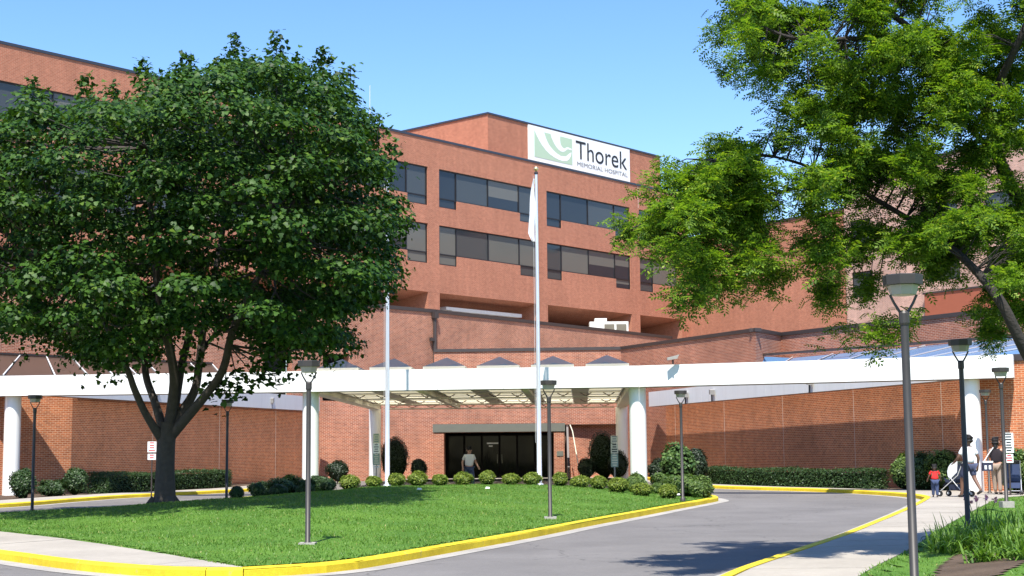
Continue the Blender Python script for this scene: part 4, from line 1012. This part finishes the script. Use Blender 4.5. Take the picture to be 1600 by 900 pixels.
# pointed leader shoots along the outline
edge = []
for i in range(len(OUT)):
    a, b = np.array(OUT[i]), np.array(OUT[(i+1) % len(OUT)]); m = max(1, int(np.linalg.norm(b-a)/26))
    for k in range(m):
        e = a+(b-a)*k/m; cc = np.array([272, 340]); e = e+(cc-e)*(.09+.03*rs.rand())
        edge.append((np.array(pt3(e[0], e[1], MY+rs.normal(0, 1.3))), True))
pos, nrm, tip, siz = [], [], [], []
tp = np.array([list(t) for t in tips])
for p, is_edge in [(c, False) for c in cl]+edge:
    rad = rs.uniform(.38, .60) if is_edge else rs.uniform(.60, 1.05)
    n = int((85 if is_edge else 420)*rs.uniform(.6, 1.3))
    d = unit(rs.normal(0, 1, (n, 3))); d[:, 2] = np.where(rs.rand(n) < .72, np.abs(d[:, 2]), d[:, 2])
    k = rs.rand(n, 1)**.38; sc = np.array([rad*(.6 if is_edge else 1), rad*(.6 if is_edge else 1), rad*(1.6 if is_edge else .55)])
    q = p+d*sc*k
    out = unit(q-ctr+1e-3); 
    nr = d*.55+out*.35+np.array([0, 0, .75])+rs.normal(0, .42, (n, 3))
    td = d*.8+np.array([0, 0, -.55])+rs.normal(0, .5, (n, 3))
    pos.append(q); nrm.append(nr); tip.append(td); siz.append(rs.uniform(.065, .14, n))
    j = np.argmin(((tp-p)**2).sum(1)); s0 = Vector(tp[j]); e0 = Vector(p)
    if not is_edge or rs.rand() < .5:
        md = s0.lerp(e0, .5)+Vector((rs.normal(0, .15), rs.normal(0, .15), -.15)); tr.tube([s0, md, e0], [.035, .024, .008], 5, cap=False)
# a few low sprigs hanging under the crown
for x, y, dy in ((350, 612, -.4), (335, 606, -.2), (395, 585, -1.0), (410, 575, -1.5), (430, 588, -1.6), (372, 600, -.6), (180, 570, -1.4), (165, 560, -1.0), (300, 565, -.4), (215, 560, 1), (425, 540, -1)):
    p = np.array(pt3(x, y, MY+dy)); n = 45; d = rs.normal(0, .20, (n, 3)); pos.append(p+d); nrm.append(rs.normal(0, .5, (n, 3))+np.array([0, 0, .8])); tip.append(rs.normal(0, 1, (n, 3))); siz.append(rs.uniform(.12, .18, n))
    j = np.argmin(((tp-p)**2).sum(1)); tr.tube([Vector(tp[j]), Vector(p)], [.025, .008], 5, cap=False)
SPIRE = []
# upright leader shoots that give the crown its pointed top
for x, y, l in ((52, 124, 50), (135, 118, 56), (178, 132, 30), (222, 92, 60), (292, 84, 66), (340, 96, 40), (368, 56, 78), (392, 88, 40), (432, 50, 84), (470, 92, 40), (503, 78, 60), (548, 106, 56), (590, 180, 46), (612, 222, 40)):
    dy = rs.uniform(-1.6, .6); n = int(l*2.6); f = rs.rand(n); wv = rs.normal(0, 1, (n, 3))*(.05+.20*f)[:, None]
    q = np.array(pt3(x, y, MY+dy))[None]*(1-f)[:, None]+np.array(pt3(x+rs.normal(0, 5), y+l, MY+dy))[None]*f[:, None]+wv
    pos.append(q); nrm.append(rs.normal(0, .5, (n, 3))+np.array([0, -.3, .8])); tip.append(wv*4+np.array([0, 0, -.3])+rs.normal(0, .4, (n, 3))); siz.append(rs.uniform(.08, .15, n))
    SPIRE.append(n); tr.tube([pt3(x, y+4, MY+dy), pt3(x, y+l+20, MY+dy)], [.006, .02], 5, cap=False)
nsp = sum(SPIRE)
pos, nrm, tip, siz = (np.concatenate(a) for a in (pos, nrm, tip, siz))
lx, ly = project(pos); inside = in_poly(lx+rs.normal(0, 7, len(lx)), ly+rs.normal(0, 7, len(lx)), OUT) | (ly > 530) | (np.arange(len(lx)) >= len(lx)-nsp)
V, F = leaf_field(pos[inside], nrm[inside], tip[inside], siz[inside], T_MAPLE)
np_mesh('crown', V, F, 'maple_leaf', mt)
tr.build('trunk', 'bark', mt, smooth=True)
# --- honey locust on the right verge
LY = 20.5
lt = thing('locust_tree', (9.9, 20.6, .4), 'feathery light-green locust tree leaning in from the right edge', 'tree')
tr = MB()
def lp(l): return [pt3(x, y, Y) for x, y, Y in l]
base = Vector((9.9, 20.6, .3))
LL = [([base, Vector((9.6, 20.5, 1.6))]+lp([(1760, 480, 20.4), (1720, 330, 20.4), (1700, 200, 20.6), (1690, 0, 20.8), (1700, -200, 20.8)]), [.30, .24, .21, .19, .16, .13, .08]),
      (lp([(1835, 790, 20.4), (1740, 700, 19.8), (1670, 630, 19.2), (1612, 565, 18.7), (1566, 475, 18.5), (1524, 422, 18.8), (1474, 378, 19.3), (1400, 330, 19.6), (1310, 280, 19.5), (1210, 245, 19.0), (1120, 250, 18.4)]), [.15, .135, .12, .10, .085, .07, .058, .045, .032, .022, .010]),
      (lp([(1722, 360, 20.4), (1640, 345, 20.3), (1592, 310, 20.2), (1562, 250, 20.0), (1540, 170, 19.8), (1490, 110, 19.6), (1440, 60, 19.4), (1380, 10, 19.2), (1300, -60, 19.0)]), [.15, .13, .12, .11, .095, .08, .065, .05, .03]),
      (lp([(1562, 250, 20.0), (1500, 190, 20.4), (1420, 170, 20.8), (1350, 185, 21.0), (1290, 178, 21.0)]), [.06, .05, .04, .028, .010]),
      (lp([(1540, 170, 19.8), (1580, 90, 19.2), (1620, 0, 18.8), (1650, -90, 18.6)]), [.08, .07, .05, .03]),
      (lp([(1470, 375, 19.3), (1420, 372, 19.4), (1340, 365, 19.3), (1290, 380, 19.1)]), [.035, .026, .018, .008]),
      (lp([(1310, 280, 19.5), (1220, 300, 19.0), (1130, 330, 18.6), (1050, 345, 18.4), (1000, 352, 18.2)]), [.035, .028, .02, .014, .006]),
      (lp([(1440, 60, 19.4), (1340, 60, 18.8), (1240, 60, 18.4), (1150, 20, 18.2)]), [.05, .04, .028, .01]),
      (lp([(1690, 100, 20.6), (1780, 0, 20), (1850, -80, 19.5)]), [.09, .06, .03]), (lp([(1700, 250, 20.5), (1800, 200, 21.5), (1900, 150, 22)]), [.09, .06, .03])]
ltips = []
for p_, r_ in LL:
    p, r = cat_curve(p_, [v*.8 for v in r_], 5); tr.tube(p, r, 9 if r_[0] > .1 else 6); ltips += p[2:]
ltp = np.array([list(t) for t in ltips])
BL = [(1180, 25, 60, 40, 34), (1250, 70, 75, 60, 60), (1345, 55, 85, 70, 64), (1450, 55, 80, 75, 66), (1560, 60, 80, 80, 66), (1140, 80, 25, 35, 9), (1285, 160, 55, 50, 40), (1370, 180, 95, 70, 70), (1480, 190, 80, 80, 62), (1580, 190, 50, 80, 40),
      (1190, 230, 55, 35, 26), (1140, 250, 45, 28, 16), (1090, 275, 50, 25, 16), (1130, 300, 80, 32, 40), (1060, 322, 50, 24, 26), (1010, 350, 35, 14, 14), (1110, 345, 75, 30, 44), (1168, 300, 48, 42, 32), (1305, 270, 66, 58, 48), (1390, 300, 85, 75, 66), (1500, 310, 80, 75, 54), (1590, 340, 40, 80, 28),
      (1085, 400, 30, 40, 20), (1075, 445, 22, 22, 10), (1150, 390, 40, 45, 26), (1180, 430, 24, 32, 14), (1115, 430, 30, 28, 14), (1205, 365, 14, 28, 5), (1300, 375, 38, 58, 28), (1305, 440, 22, 26, 12), (1360, 375, 40, 40, 18), (1450, 390, 36, 30, 10),
      (1350, 460, 20, 28, 7), (1382, 505, 16, 26, 6), (1335, 520, 14, 14, 3), (1430, 490, 10, 10, 2), (1480, 400, 50, 40, 24), (1560, 415, 40, 45, 26), (1590, 480, 26, 40, 12), (1430, 350, 50, 40, 24), (1545, 350, 50, 40, 24), (1380, 120, 70, 40, 26), (1470, 130, 60, 40, 26), (1555, 512, 20, 34, 12), (1590, 430, 30, 60, 20), (1565, 480, 20, 24, 6),
      (1180, -60, 80, 50, 40), (1310, -70, 90, 60, 50), (1440, -60, 90, 60, 50), (1580, -60, 90, 60, 46), (1700, 60, 90, 90, 46), (1700, 250, 70, 90, 36), (1820, 120, 90, 120, 40), (1560, -170, 180, 70, 46), (1800, -80, 120, 80, 40), (1910, 120, 110, 120, 50), (1860, 300, 90, 90, 34), (1960, -40, 110, 90, 40), (1750, -200, 160, 80, 44)]
pos, nrm, tip, siz = [], [], [], []
for x, y, rx, ry, nt_ in BL:
    nsub = max(2, int(nt_/4.2)); subs = []
    for k in range(nsub):
        a, rr = rs.uniform(0, 6.28), math.sqrt(rs.rand()); subs.append((x+rx*rr*math.cos(a), y+ry*rr*math.sin(a), rs.normal(0, .8), rs.uniform(.5, 1.3)))
    for k in range(int(nt_*2.0)):
        u_ = subs[k % nsub]; X_, Y_ = u_[0]+rs.normal(0, 16*u_[3]), u_[1]+rs.normal(0, 10*u_[3])
        dep = 18.9+(X_-1250)*.0026+u_[2]+rs.normal(0, .14)
        p = np.array(pt3(X_, Y_, dep))
        j = np.argmin(((ltp-p)**2).sum(1)); s0 = Vector(ltp[j]); e0 = Vector(p)
        dirn = (e0-s0); L_ = dirn.length; dirn = dirn.normalized() if L_ > 1e-3 else Vector((0, 0, 1))
        if rs.rand() < .4 and L_ < .85:
            md = s0.lerp(e0, .55)+Vector((0, 0, .10*L_)); tr.tube([s0, md, e0], [.012+.004*L_, .008, .003], 4, cap=False)
        # a drooping spray of fronds along a short twig
        n = rs.randint(9, 17); tw = np.array(dirn)*.45+rs.normal(0, .45, 3)+np.array([-.15, 0, -.20]); tw = tw/np.linalg.norm(tw); ln_ = rs.uniform(.22, .48)
        f = rs.uniform(-.5, .6, n)[:, None]
        q = p+tw*ln_*f+np.array([0, 0, -.18])*np.maximum(f, 0)**2+rs.normal(0, .035, (n, 3))
        sd = np.cross(tw, [0, 0, 1.0]); sd = sd/max(np.linalg.norm(sd), 1e-3)
        td = tw*.7+np.where(rs.rand(n, 1) < .5, 1, -1)*sd*rs.uniform(.5, 1.2, (n, 1))+np.array([0, 0, -.45])+rs.normal(0, .25, (n, 3))
        pos.append(q); tip.append(td); nrm.append(np.array([0, 0, 1.0])+rs.normal(0, .45, (n, 3))); siz.append(rs.uniform(.12, .21, n))
V, F = leaf_field(np.concatenate(pos), np.concatenate(nrm), np.concatenate(tip), np.concatenate(siz), T_PINN)
np_mesh('crown', V, F, 'locust_leaf', lt)
tr.build('trunk', 'bark_dark', lt, smooth=True)

# ------------------------------------------------------------------ day lilies on the right verge
def lily(label, x, y, s, seed, n=120, flower=0):
    rs = np.random.RandomState(seed); z = float(rl_h(np.array([x]), np.array([y]))[0])-.01
    t = thing('day_lily', (x, y, z), label, 'plant', 'day lilies on the right verge'); V, F = [], []
    for k in range(n):
        a = rs.uniform(0, 6.28); L_ = s*rs.uniform(.6, 1.15); w = rs.uniform(.009, .016); bx, by = x+rs.normal(0, .10*s/.5), y+rs.normal(0, .10*s/.5)
        sp = rs.uniform(.25, .95); i0 = len(V); m = 5
        for q in range(m+1):
            f = q/m; r = L_*sp*f; h = L_*(1.15*f-.95*sp*f*f*1.15); ww = w*(1-f**2.5)+.001
            V += [(bx+math.cos(a)*r-math.sin(a)*ww, by+math.sin(a)*r+math.cos(a)*ww, z+h), (bx+math.cos(a)*r+math.sin(a)*ww, by+math.sin(a)*r-math.cos(a)*ww, z+h)]
        for q in range(m): F.append((i0+2*q, i0+2*q+1, i0+2*q+3, i0+2*q+2))
    np_mesh('leaves', V, F, 'lily_leaf', t)
    for k in range(flower):
        fx, fy, fz = x+rs.normal(0, .14), y+rs.normal(0, .12), z+s*rs.uniform(1.0, 1.25); b = MB()
        b.tube([(x, y, z), ((x+fx)/2, (y+fy)/2, z+s*.7), (fx, fy, fz)], .006, 4, cap=False); st = b.build('stalk', 'lily_leaf', t)
        c = np.array([[fx, fy, fz]]).repeat(14, 0); d = rs.normal(0, 1, (14, 3)); Vp, Fp = leaf_field(c, rs.normal(0, 1, (14, 3)), d, rs.uniform(.05, .08, 14), T_OVAL); np_mesh('flower', Vp, Fp, 'petal', st)
    return t
LIL = [(1478, 845, 20.6, .55, 'leafiest day lily at the left end of the bed'), (1515, 838, 20.9, .62, 'day lily in the bed under the dark lamp post'), (1552, 842, 20.4, .60, 'day lily in the middle of the bed'), (1590, 850, 20.0, .58, 'day lily near the right edge of the photo'),
       (1490, 872, 19.4, .46, 'front day lily at the left of the bed'), (1535, 876, 19.2, .52, 'front day lily in the middle of the bed'), (1580, 880, 19.0, .52, 'front day lily near the right edge'), (1610, 868, 19.4, .55, 'day lily cut by the right edge'),
       (1462, 862, 20.0, .42, 'small day lily beside the bare soil'), (1567, 826, 21.8, .50, 'rear day lily in the bed'), (1604, 828, 21.6, .52, 'rear day lily at the right edge')]
for i, (x, y, Y, s, lb) in enumerate(LIL): lily(lb, px(x, Y), Y, s, 200+i, 125)
lily('pink flowering lily before the dark lamp post', px(1514, 23.6), 23.6, .48, 230, 40, 3); lily('pink flowering lily right of the dark lamp post', px(1530, 24.2), 24.2, .46, 231, 40, 2)
lawn('flower_bed_soil', smooth_line(BED, .3, True), lambda x, y: rl_h(x, y)+.012, .12, 'soil')
for i, (x, Y, sz) in enumerate(((1560, 17.6, .42), (1520, 17.4, .36), (1590, 16.9, .42))): lily(['low day lily at the very front of the bed', 'small day lily behind the bare soil patch', 'low day lily at the front right edge of the bed'][i], px(x, Y), Y, sz, 240+i, 90)
# scraps on the lawn
for i, (x, y) in enumerate(((-2.6, 40.0), (-.75, 41.5), (5.0, 44.3))):
    b = MB(); z = lh(x, y)+.05; b.hexa([(x-.07, y-.04, z), (x+.06, y-.05, z), (x+.07, y+.05, z+.01), (x-.05, y+.04, z), (x-.05, y-.03, z+.03), (x+.05, y-.03, z+.05), (x+.05, y+.04, z+.04), (x-.04, y+.03, z+.05)])
    tag(b.build('paper_scrap', 'litter'), ['pale paper scrap on the lawn, leftmost of three', 'pale paper scrap in the middle of the lawn', 'pale paper scrap near the island bushes'][i], 'litter', 'scraps on the lawn')
# ------------------------------------------------------------------ people, strollers, bag
def skin_mesh(name, J, E, mat, parent, M, sub=2, root=0):
    """J: list of (x, y, z, radius or (rx, ry)); E: edges; grown with Skin + Subdivision and frozen to a mesh"""
    me = bpy.data.meshes.new('s'); me.from_pydata([tuple(j[:3]) for j in J], E, []); ob = bpy.data.objects.new('s', me); COL.objects.link(ob)
    ob.modifiers.new('k', 'SKIN').use_smooth_shade = True
    sd = ob.modifiers.new('d', 'SUBSURF'); sd.levels = sub; sd.render_levels = sub
    for i, j in enumerate(J):
        r = j[3]; sv = me.skin_vertices[0].data[i]; sv.radius = r if isinstance(r, tuple) else (r, r); sv.use_root = i == root
    dg = bpy.context.evaluated_depsgraph_get(); m2 = bpy.data.meshes.new_from_object(ob.evaluated_get(dg)); bpy.data.objects.remove(ob)
    o0 = wloc(parent); m2.transform(Matrix.Translation(-o0) @ M); m2.materials.clear(); m2.materials.append(MATS[mat]); m2.name = name
    m2.polygons.foreach_set('use_smooth', [True]*len(m2.polygons))
    return link(bpy.data.objects.new(name, m2), parent)
def person(label, loc, rz, H, pose, skin, shirt, legs, hair='hair_dark', shorts=False, sleeves=True, longhair=False, fat=1.0, child=False):
    """local axes: +y is where the person faces, x to their right; pose gives joints as fractions of the height"""
    t = thing('person', loc, label, 'person'); M = Matrix.Translation(Vector(loc)) @ Matrix.Rotation(rz, 4, 'Z') @ Matrix.Scale(H, 4)
    hs = 1.25 if child else 1.0
    P = {'pel': (0, 0, .53), 'waist': (0, .003, .61), 'chest': (0, .005, .72), 'neck': (0, 0, .825), 'head0': (0, .008, .875), 'head1': (0, .012, .93), 'nose': (0, .062*hs, .915)}
    P.update({'shL': (-.105, 0, .795), 'shR': (.105, 0, .795), 'hipL': (-.052, 0, .505), 'hipR': (.052, 0, .505)}); P.update(pose)
    R = {'pel': (.092*fat, .068*fat), 'waist': (.082*fat, .06*fat), 'chest': (.098*fat, .064*fat), 'neck': .033, 'head0': .046*hs, 'head1': .057*hs, 'nose': .010}
    J, ix, E = [], {}, []
    def add(k, p, r, par=None):
        ix[k] = len(J); J.append((*p, r))
        if par: E.append((ix[par], ix[k]))
    add('pel', P['pel'], R['pel'])
    for a, b in (('pel', 'waist'), ('waist', 'chest'), ('chest', 'neck'), ('neck', 'head0'), ('head0', 'head1')): add(b, P[b], R[b], a)
    for s in 'LR':
        sg = -1 if s == 'L' else 1
        add('sh'+s, P['sh'+s], .035*fat, 'chest'); add('el'+s, P['el'+s], .026, 'sh'+s); add('wr'+s, P['wr'+s], .017, 'el'+s)
        w, e = Vector(P['wr'+s]), Vector(P['el'+s]); d = (w-e).normalized(); sd = d.cross(Vector((0, 1, .2))).normalized()*(1)
        pc = w+d*.030; add('palm'+s, pc, (.020, .012), 'wr'+s)
        for k, (o, l) in enumerate(((-.016, .040), (-.005, .048), (.006, .045), (.016, .036))):
            b = pc+sd*o+d*.022; add(f'f{k}{s}', b, .0058, 'palm'+s); c = b+d*l*.5+Vector((0, .006, -.002)); add(f'g{k}{s}', c, .0054, f'f{k}{s}'); add(f'h{k}{s}', c+d*l*.4+Vector((0, .012, -.002)), .0046, f'g{k}{s}')
        tb = w+d*.020-sd*.018; add('tb'+s, tb, .0062, 'wr'+s); add('tt'+s, tb+d*.026-sd*.012+Vector((0, .008, 0)), .0052, 'tb'+s)
        add('hip'+s, P['hip'+s], .056*fat, 'pel'); add('kn'+s, P['kn'+s], .036, 'hip'+s); add('an'+s, P['an'+s], .022, 'kn'+s); add('toe'+s, P['toe'+s], .020, 'an'+s)
    body = skin_mesh('body', J, E, skin, t, M, 2)
    hd = Vector(P['head1'])
    # nose and ears on the head, hair cap
    f = MB(); w_ = lambda p: tuple(M @ Vector(p))
    f.tube([w_(hd+Vector((0, .048*hs, .0))), w_(hd+Vector((0, .064*hs, -.014))), w_(hd+Vector((0, .05*hs, -.018)))], [.006*H, .010*H, .006*H], 6); f.build('nose', skin, body)
    for s in (-1, 1):
        f = MB(); f.tube([w_(hd+Vector((s*.052*hs, 0, -.022))), w_(hd+Vector((s*.06*hs, -.004, -.006))), w_(hd+Vector((s*.055*hs, 0, .008)))], [.005*H, .010*H, .006*H], 6); f.build('ear', skin, body)
        f = MB(); f.tube([w_(hd+Vector((s*.02, .050*hs, .004))), w_(hd+Vector((s*.024, .054*hs, .004)))], .006*H, 6); f.build('eye', 'hair_dark', body)
    f = MB(); f.tube([w_(hd+Vector((-.014, .050*hs, -.032))), w_(hd+Vector((.014, .050*hs, -.032)))], .004*H, 5); f.build('mouth', 'sign_red' if False else 'hair_dark', body)
    hj = [(hd.x, hd.y-.012, hd.z+.012, .058*hs), (hd.x, hd.y-.022, hd.z+.028, .052*hs), (hd.x, hd.y-.028, hd.z-.02, .044*hs)]; he = [(0, 1), (0, 2)]
    if longhair: hj += [(hd.x, hd.y-.045, hd.z-.09, .040), (hd.x, hd.y-.05, hd.z-.15, .022)]; he += [(2, 3), (3, 4)]
    skin_mesh('hair', hj, he, hair, t, M, 2)
    # shirt over torso and upper arms
    g = 1.13; q = lambda k, z=0: (P[k][0], P[k][1], P[k][2]+z)
    lerp = lambda a, b, k: tuple(P[a][i]+(P[b][i]-P[a][i])*k for i in range(3))
    sj = [(*q('pel', .012), (.106*fat, .084*fat)), (*q('waist'), (.098*fat, .080*fat)), (*q('chest'), (.114*fat, .086*fat)), (*lerp('chest', 'neck', .62), (.075, .066))]; se_ = [(0, 1), (1, 2), (2, 3)]
    for s in 'LR':
        sj.append((*q('sh'+s), .042*fat)); se_.append((2, len(sj)-1))
        if sleeves: sj.append((*lerp('sh'+s, 'el'+s, .72), .038*fat)); se_.append((len(sj)-2, len(sj)-1))
    skin_mesh('shirt', sj, se_, shirt, t, M, 2)
    lj = [(*q('pel', .01), (.098*fat, .074*fat))]; le = []
    for s in 'LR':
        lj.append((*q('hip'+s), .064*fat)); le.append((0, len(lj)-1)); lj.append((*lerp('hip'+s, 'kn'+s, .9), .053*fat)); le.append((len(lj)-2, len(lj)-1))
        if not shorts:
            lj.append((*lerp('kn'+s, 'an'+s, .5), .040*fat)); le.append((len(lj)-2, len(lj)-1)); lj.append((*lerp('kn'+s, 'an'+s, .94), .034*fat)); le.append((len(lj)-2, len(lj)-1))
    skin_mesh('shorts' if shorts else 'trousers', lj, le, legs, t, M, 2)
    for s in 'LR':
        a, b = Vector(P['an'+s]), Vector(P['toe'+s]); d = b-a
        skin_mesh('shoe', [(*(a+Vector((0, -.018, -.012))), .024), (*(a+d*.55+Vector((0, 0, -.004))), (.024, .022)), (*(b+d*.12), (.022, .016))], [(0, 1), (1, 2)], 'shoe_dark', t, M, 2)
    return t
def legpose(l, r):
    """foot positions (forward offset, lift) for left and right"""
    o = {}
    for s, (f, up, kb) in (('L', l), ('R', r)):
        x = -.055 if s == 'L' else .055
        o['kn'+s] = (x, f*.5+kb, .285+up*.35); o['an'+s] = (x, f, .042+up); o['toe'+s] = (x, f+.085, .018+up*.55)
    return o
ROOTZ = .13
# man coming out of the entrance, in white top and jeans
Yd = 60.0; person('man in a white open shirt and blue jeans walking before the doorway', (px(731, Yd), Yd, .0), math.radians(200), 1.76,
       {**legpose((.13, 0, .03), (-.12, .03, .04)), 'elL': (-.165, -.03, .66), 'wrL': (-.20, .05, .55), 'elR': (.15, -.05, .65), 'wrR': (.165, .02, .53)}, 'skin_light', 'shirt_white', 'denim', fat=1.05)
# child in red
person('small child in a red shirt and blue jeans walking beside the stroller', (12.33, 42.55, ROOTZ), math.radians(-8), .93,
       {**legpose((.05, 0, .01), (-.05, .0, .01)), 'elL': (-.17, .02, .66), 'wrL': (-.20, .06, .57), 'elR': (.17, .02, .66), 'wrR': (.19, .07, .58)}, 'skin_dark', 'shirt_red', 'denim', fat=1.28, child=True)
# adult pushing a stroller, mid-stride, seen from behind
Ya = 42.2; xa = px(1506, Ya)
person('person in white t-shirt and navy shorts pushing a stroller, seen from behind', (xa, Ya, ROOTZ), math.radians(22), 1.78,
       {**legpose((.14, 0, .05), (-.20, .075, .05)), 'elL': (-.17, .05, .64), 'wrL': (-.13, .20, .57), 'elR': (.165, -.04, .64), 'wrR': (.175, .0, .50)}, 'skin_dark', 'shirt_white', 'shorts_navy', shorts=True, fat=1.02)
# adult with a shoulder bag by the column
Yb = 44.6; xb = px(1549, Yb)
person('dark-haired person in a black top and khaki trousers beside the rightmost column', (xb, Yb, ROOTZ), math.radians(-35), 1.72,
       {**legpose((.04, 0, .01), (-.05, 0, .01)), 'elL': (-.17, .05, .65), 'wrL': (-.10, .17, .70), 'elR': (.16, .03, .65), 'wrR': (.16, .17, .60)}, 'skin_light', 'top_black', 'khaki', longhair=True, sleeves=False, fat=1.05)
bg2 = thing('shoulder_bag', (xb-.33, Yb-.12, .85), 'dark blue bag with white trim hanging at the hip of the black-topped person', 'bag'); x, y = xb-.33, Yb-.14
q = MB(); q.hexa([(x-.16, y-.07, .85), (x+.14, y-.07, .85), (x+.14, y+.07, .85), (x-.16, y+.07, .85), (x-.15, y-.06, 1.10), (x+.15, y-.06, 1.10), (x+.15, y+.06, 1.10), (x-.15, y+.06, 1.10)]); q.build('pouch', 'navy_bag', bg2)
q = MB(); q.box(x-.155, x+.155, y-.068, y+.068, 1.102, 1.15); q.build('trim', 'sign_white', bg2)
q = MB(); q.tube([(x-.1, y, 1.14), (x+.05, y+.02, 1.36), (x+.22, y+.06, 1.56)], .014, 6); q.build('strap', 'sign_white', bg2)
for k in (-.08, .05):
    q = MB(); q.box(x+k-.035, x+k+.035, y-.074, y-.069, .90, 1.02); q.build('pocket', 'sign_white', bg2)
def stroller(label, loc, rz, hood, fabric, frame):
    t = thing('stroller', loc, label, 'stroller', 'strollers near the rightmost column'); M = Matrix.Translation(Vector(loc)) @ Matrix.Rotation(rz, 4, 'Z'); w = lambda *p: tuple(M @ Vector(p))
    for s in (-.22, .22):
        q = MB(); q.tube([w(s, -.42, 1.02), w(s, -.22, .62), w(s, .42, .14)], .013, 6); q.build('push_rail', frame, t)
        q = MB(); q.tube([w(s, -.38, .12), w(s, .08, .60)], .012, 6); q.build('rear_leg', frame, t)
        for yy, zz, r in ((.42, .085, .085), (-.38, .085, .085)):
            for e in (-.02, .02):
                c = w(s+e, yy, zz); ax = M.to_3x3() @ Vector((1, 0, 0)); q = MB(); q.tube([Vector(c)-ax*.011, Vector(c)+ax*.011], r, 14); wh = q.build('wheel', 'rubber', t)
                q = MB(); q.tube([Vector(c)-ax*.014, Vector(c)+ax*.014], r*.45, 10); q.build('hub', frame, wh)
    q = MB(); q.tube([w(-.22, -.42, 1.02), w(.22, -.42, 1.02)], .017, 8); q.build('handle', 'rubber', t)
    q = MB(); q.tube([w(-.22, -.38, .12), w(.22, -.38, .12)], .01, 6); q.build('axle', frame, t)
    q = MB()   # sling seat with sides
    pr = [(-.20, .92), (-.16, .52), (-.08, .40), (.22, .42), (.34, .30)]
    for k in range(len(pr)-1):
        a, b = pr[k], pr[k+1]; q.poly([w(-.20, *a), w(.20, *a), w(.20, *b), w(-.20, *b)])
        if k < 3:
            for s in (-.2, .2): q.poly([w(s, *a), w(s, *b), w(s, b[0]+.06, b[1]+.14), w(s, a[0]+.06, a[1]+.05)])
    q.build('seat', fabric, t)
    q = MB(); n = 6
    for k in range(n):
        a0, a1 = math.radians(95-22*k), math.radians(95-22*(k+1))
        p0, p1 = (-.16-.04+.34*math.cos(a0), .70+.34*math.sin(a0)), (-.20+.34*math.cos(a1), .70+.34*math.sin(a1))
        q.poly([w(-.21, *p0), w(.21, *p0), w(.21, *p1), w(-.21, *p1)])
        for s in (-.21, .21): q.poly([w(s, -.2, .72), w(s, *p0), w(s, *p1)])
    q.build('hood', hood, t)
    q = MB(); q.hexa([w(-.18, -.30, .20), w(.18, -.30, .20), w(.18, .12, .20), w(-.18, .12, .20), w(-.2, -.28, .36), w(.2, -.28, .36), w(.2, .12, .36), w(-.2, .12, .36)]); q.build('basket', fabric, t)
    return t
stroller('light framed stroller with a white hood pushed past the child', (px(1483, 43.2), 43.1, ROOTZ), math.radians(38), 'sign_white', 'pram_blue', 'frame_white')
stroller('dark blue stroller with pale frame right of the black-topped person', (px(1572, 44.5), 44.4, ROOTZ), math.radians(-20), 'shirt_grey', 'denim', 'aluminium')
#@@MORE@@
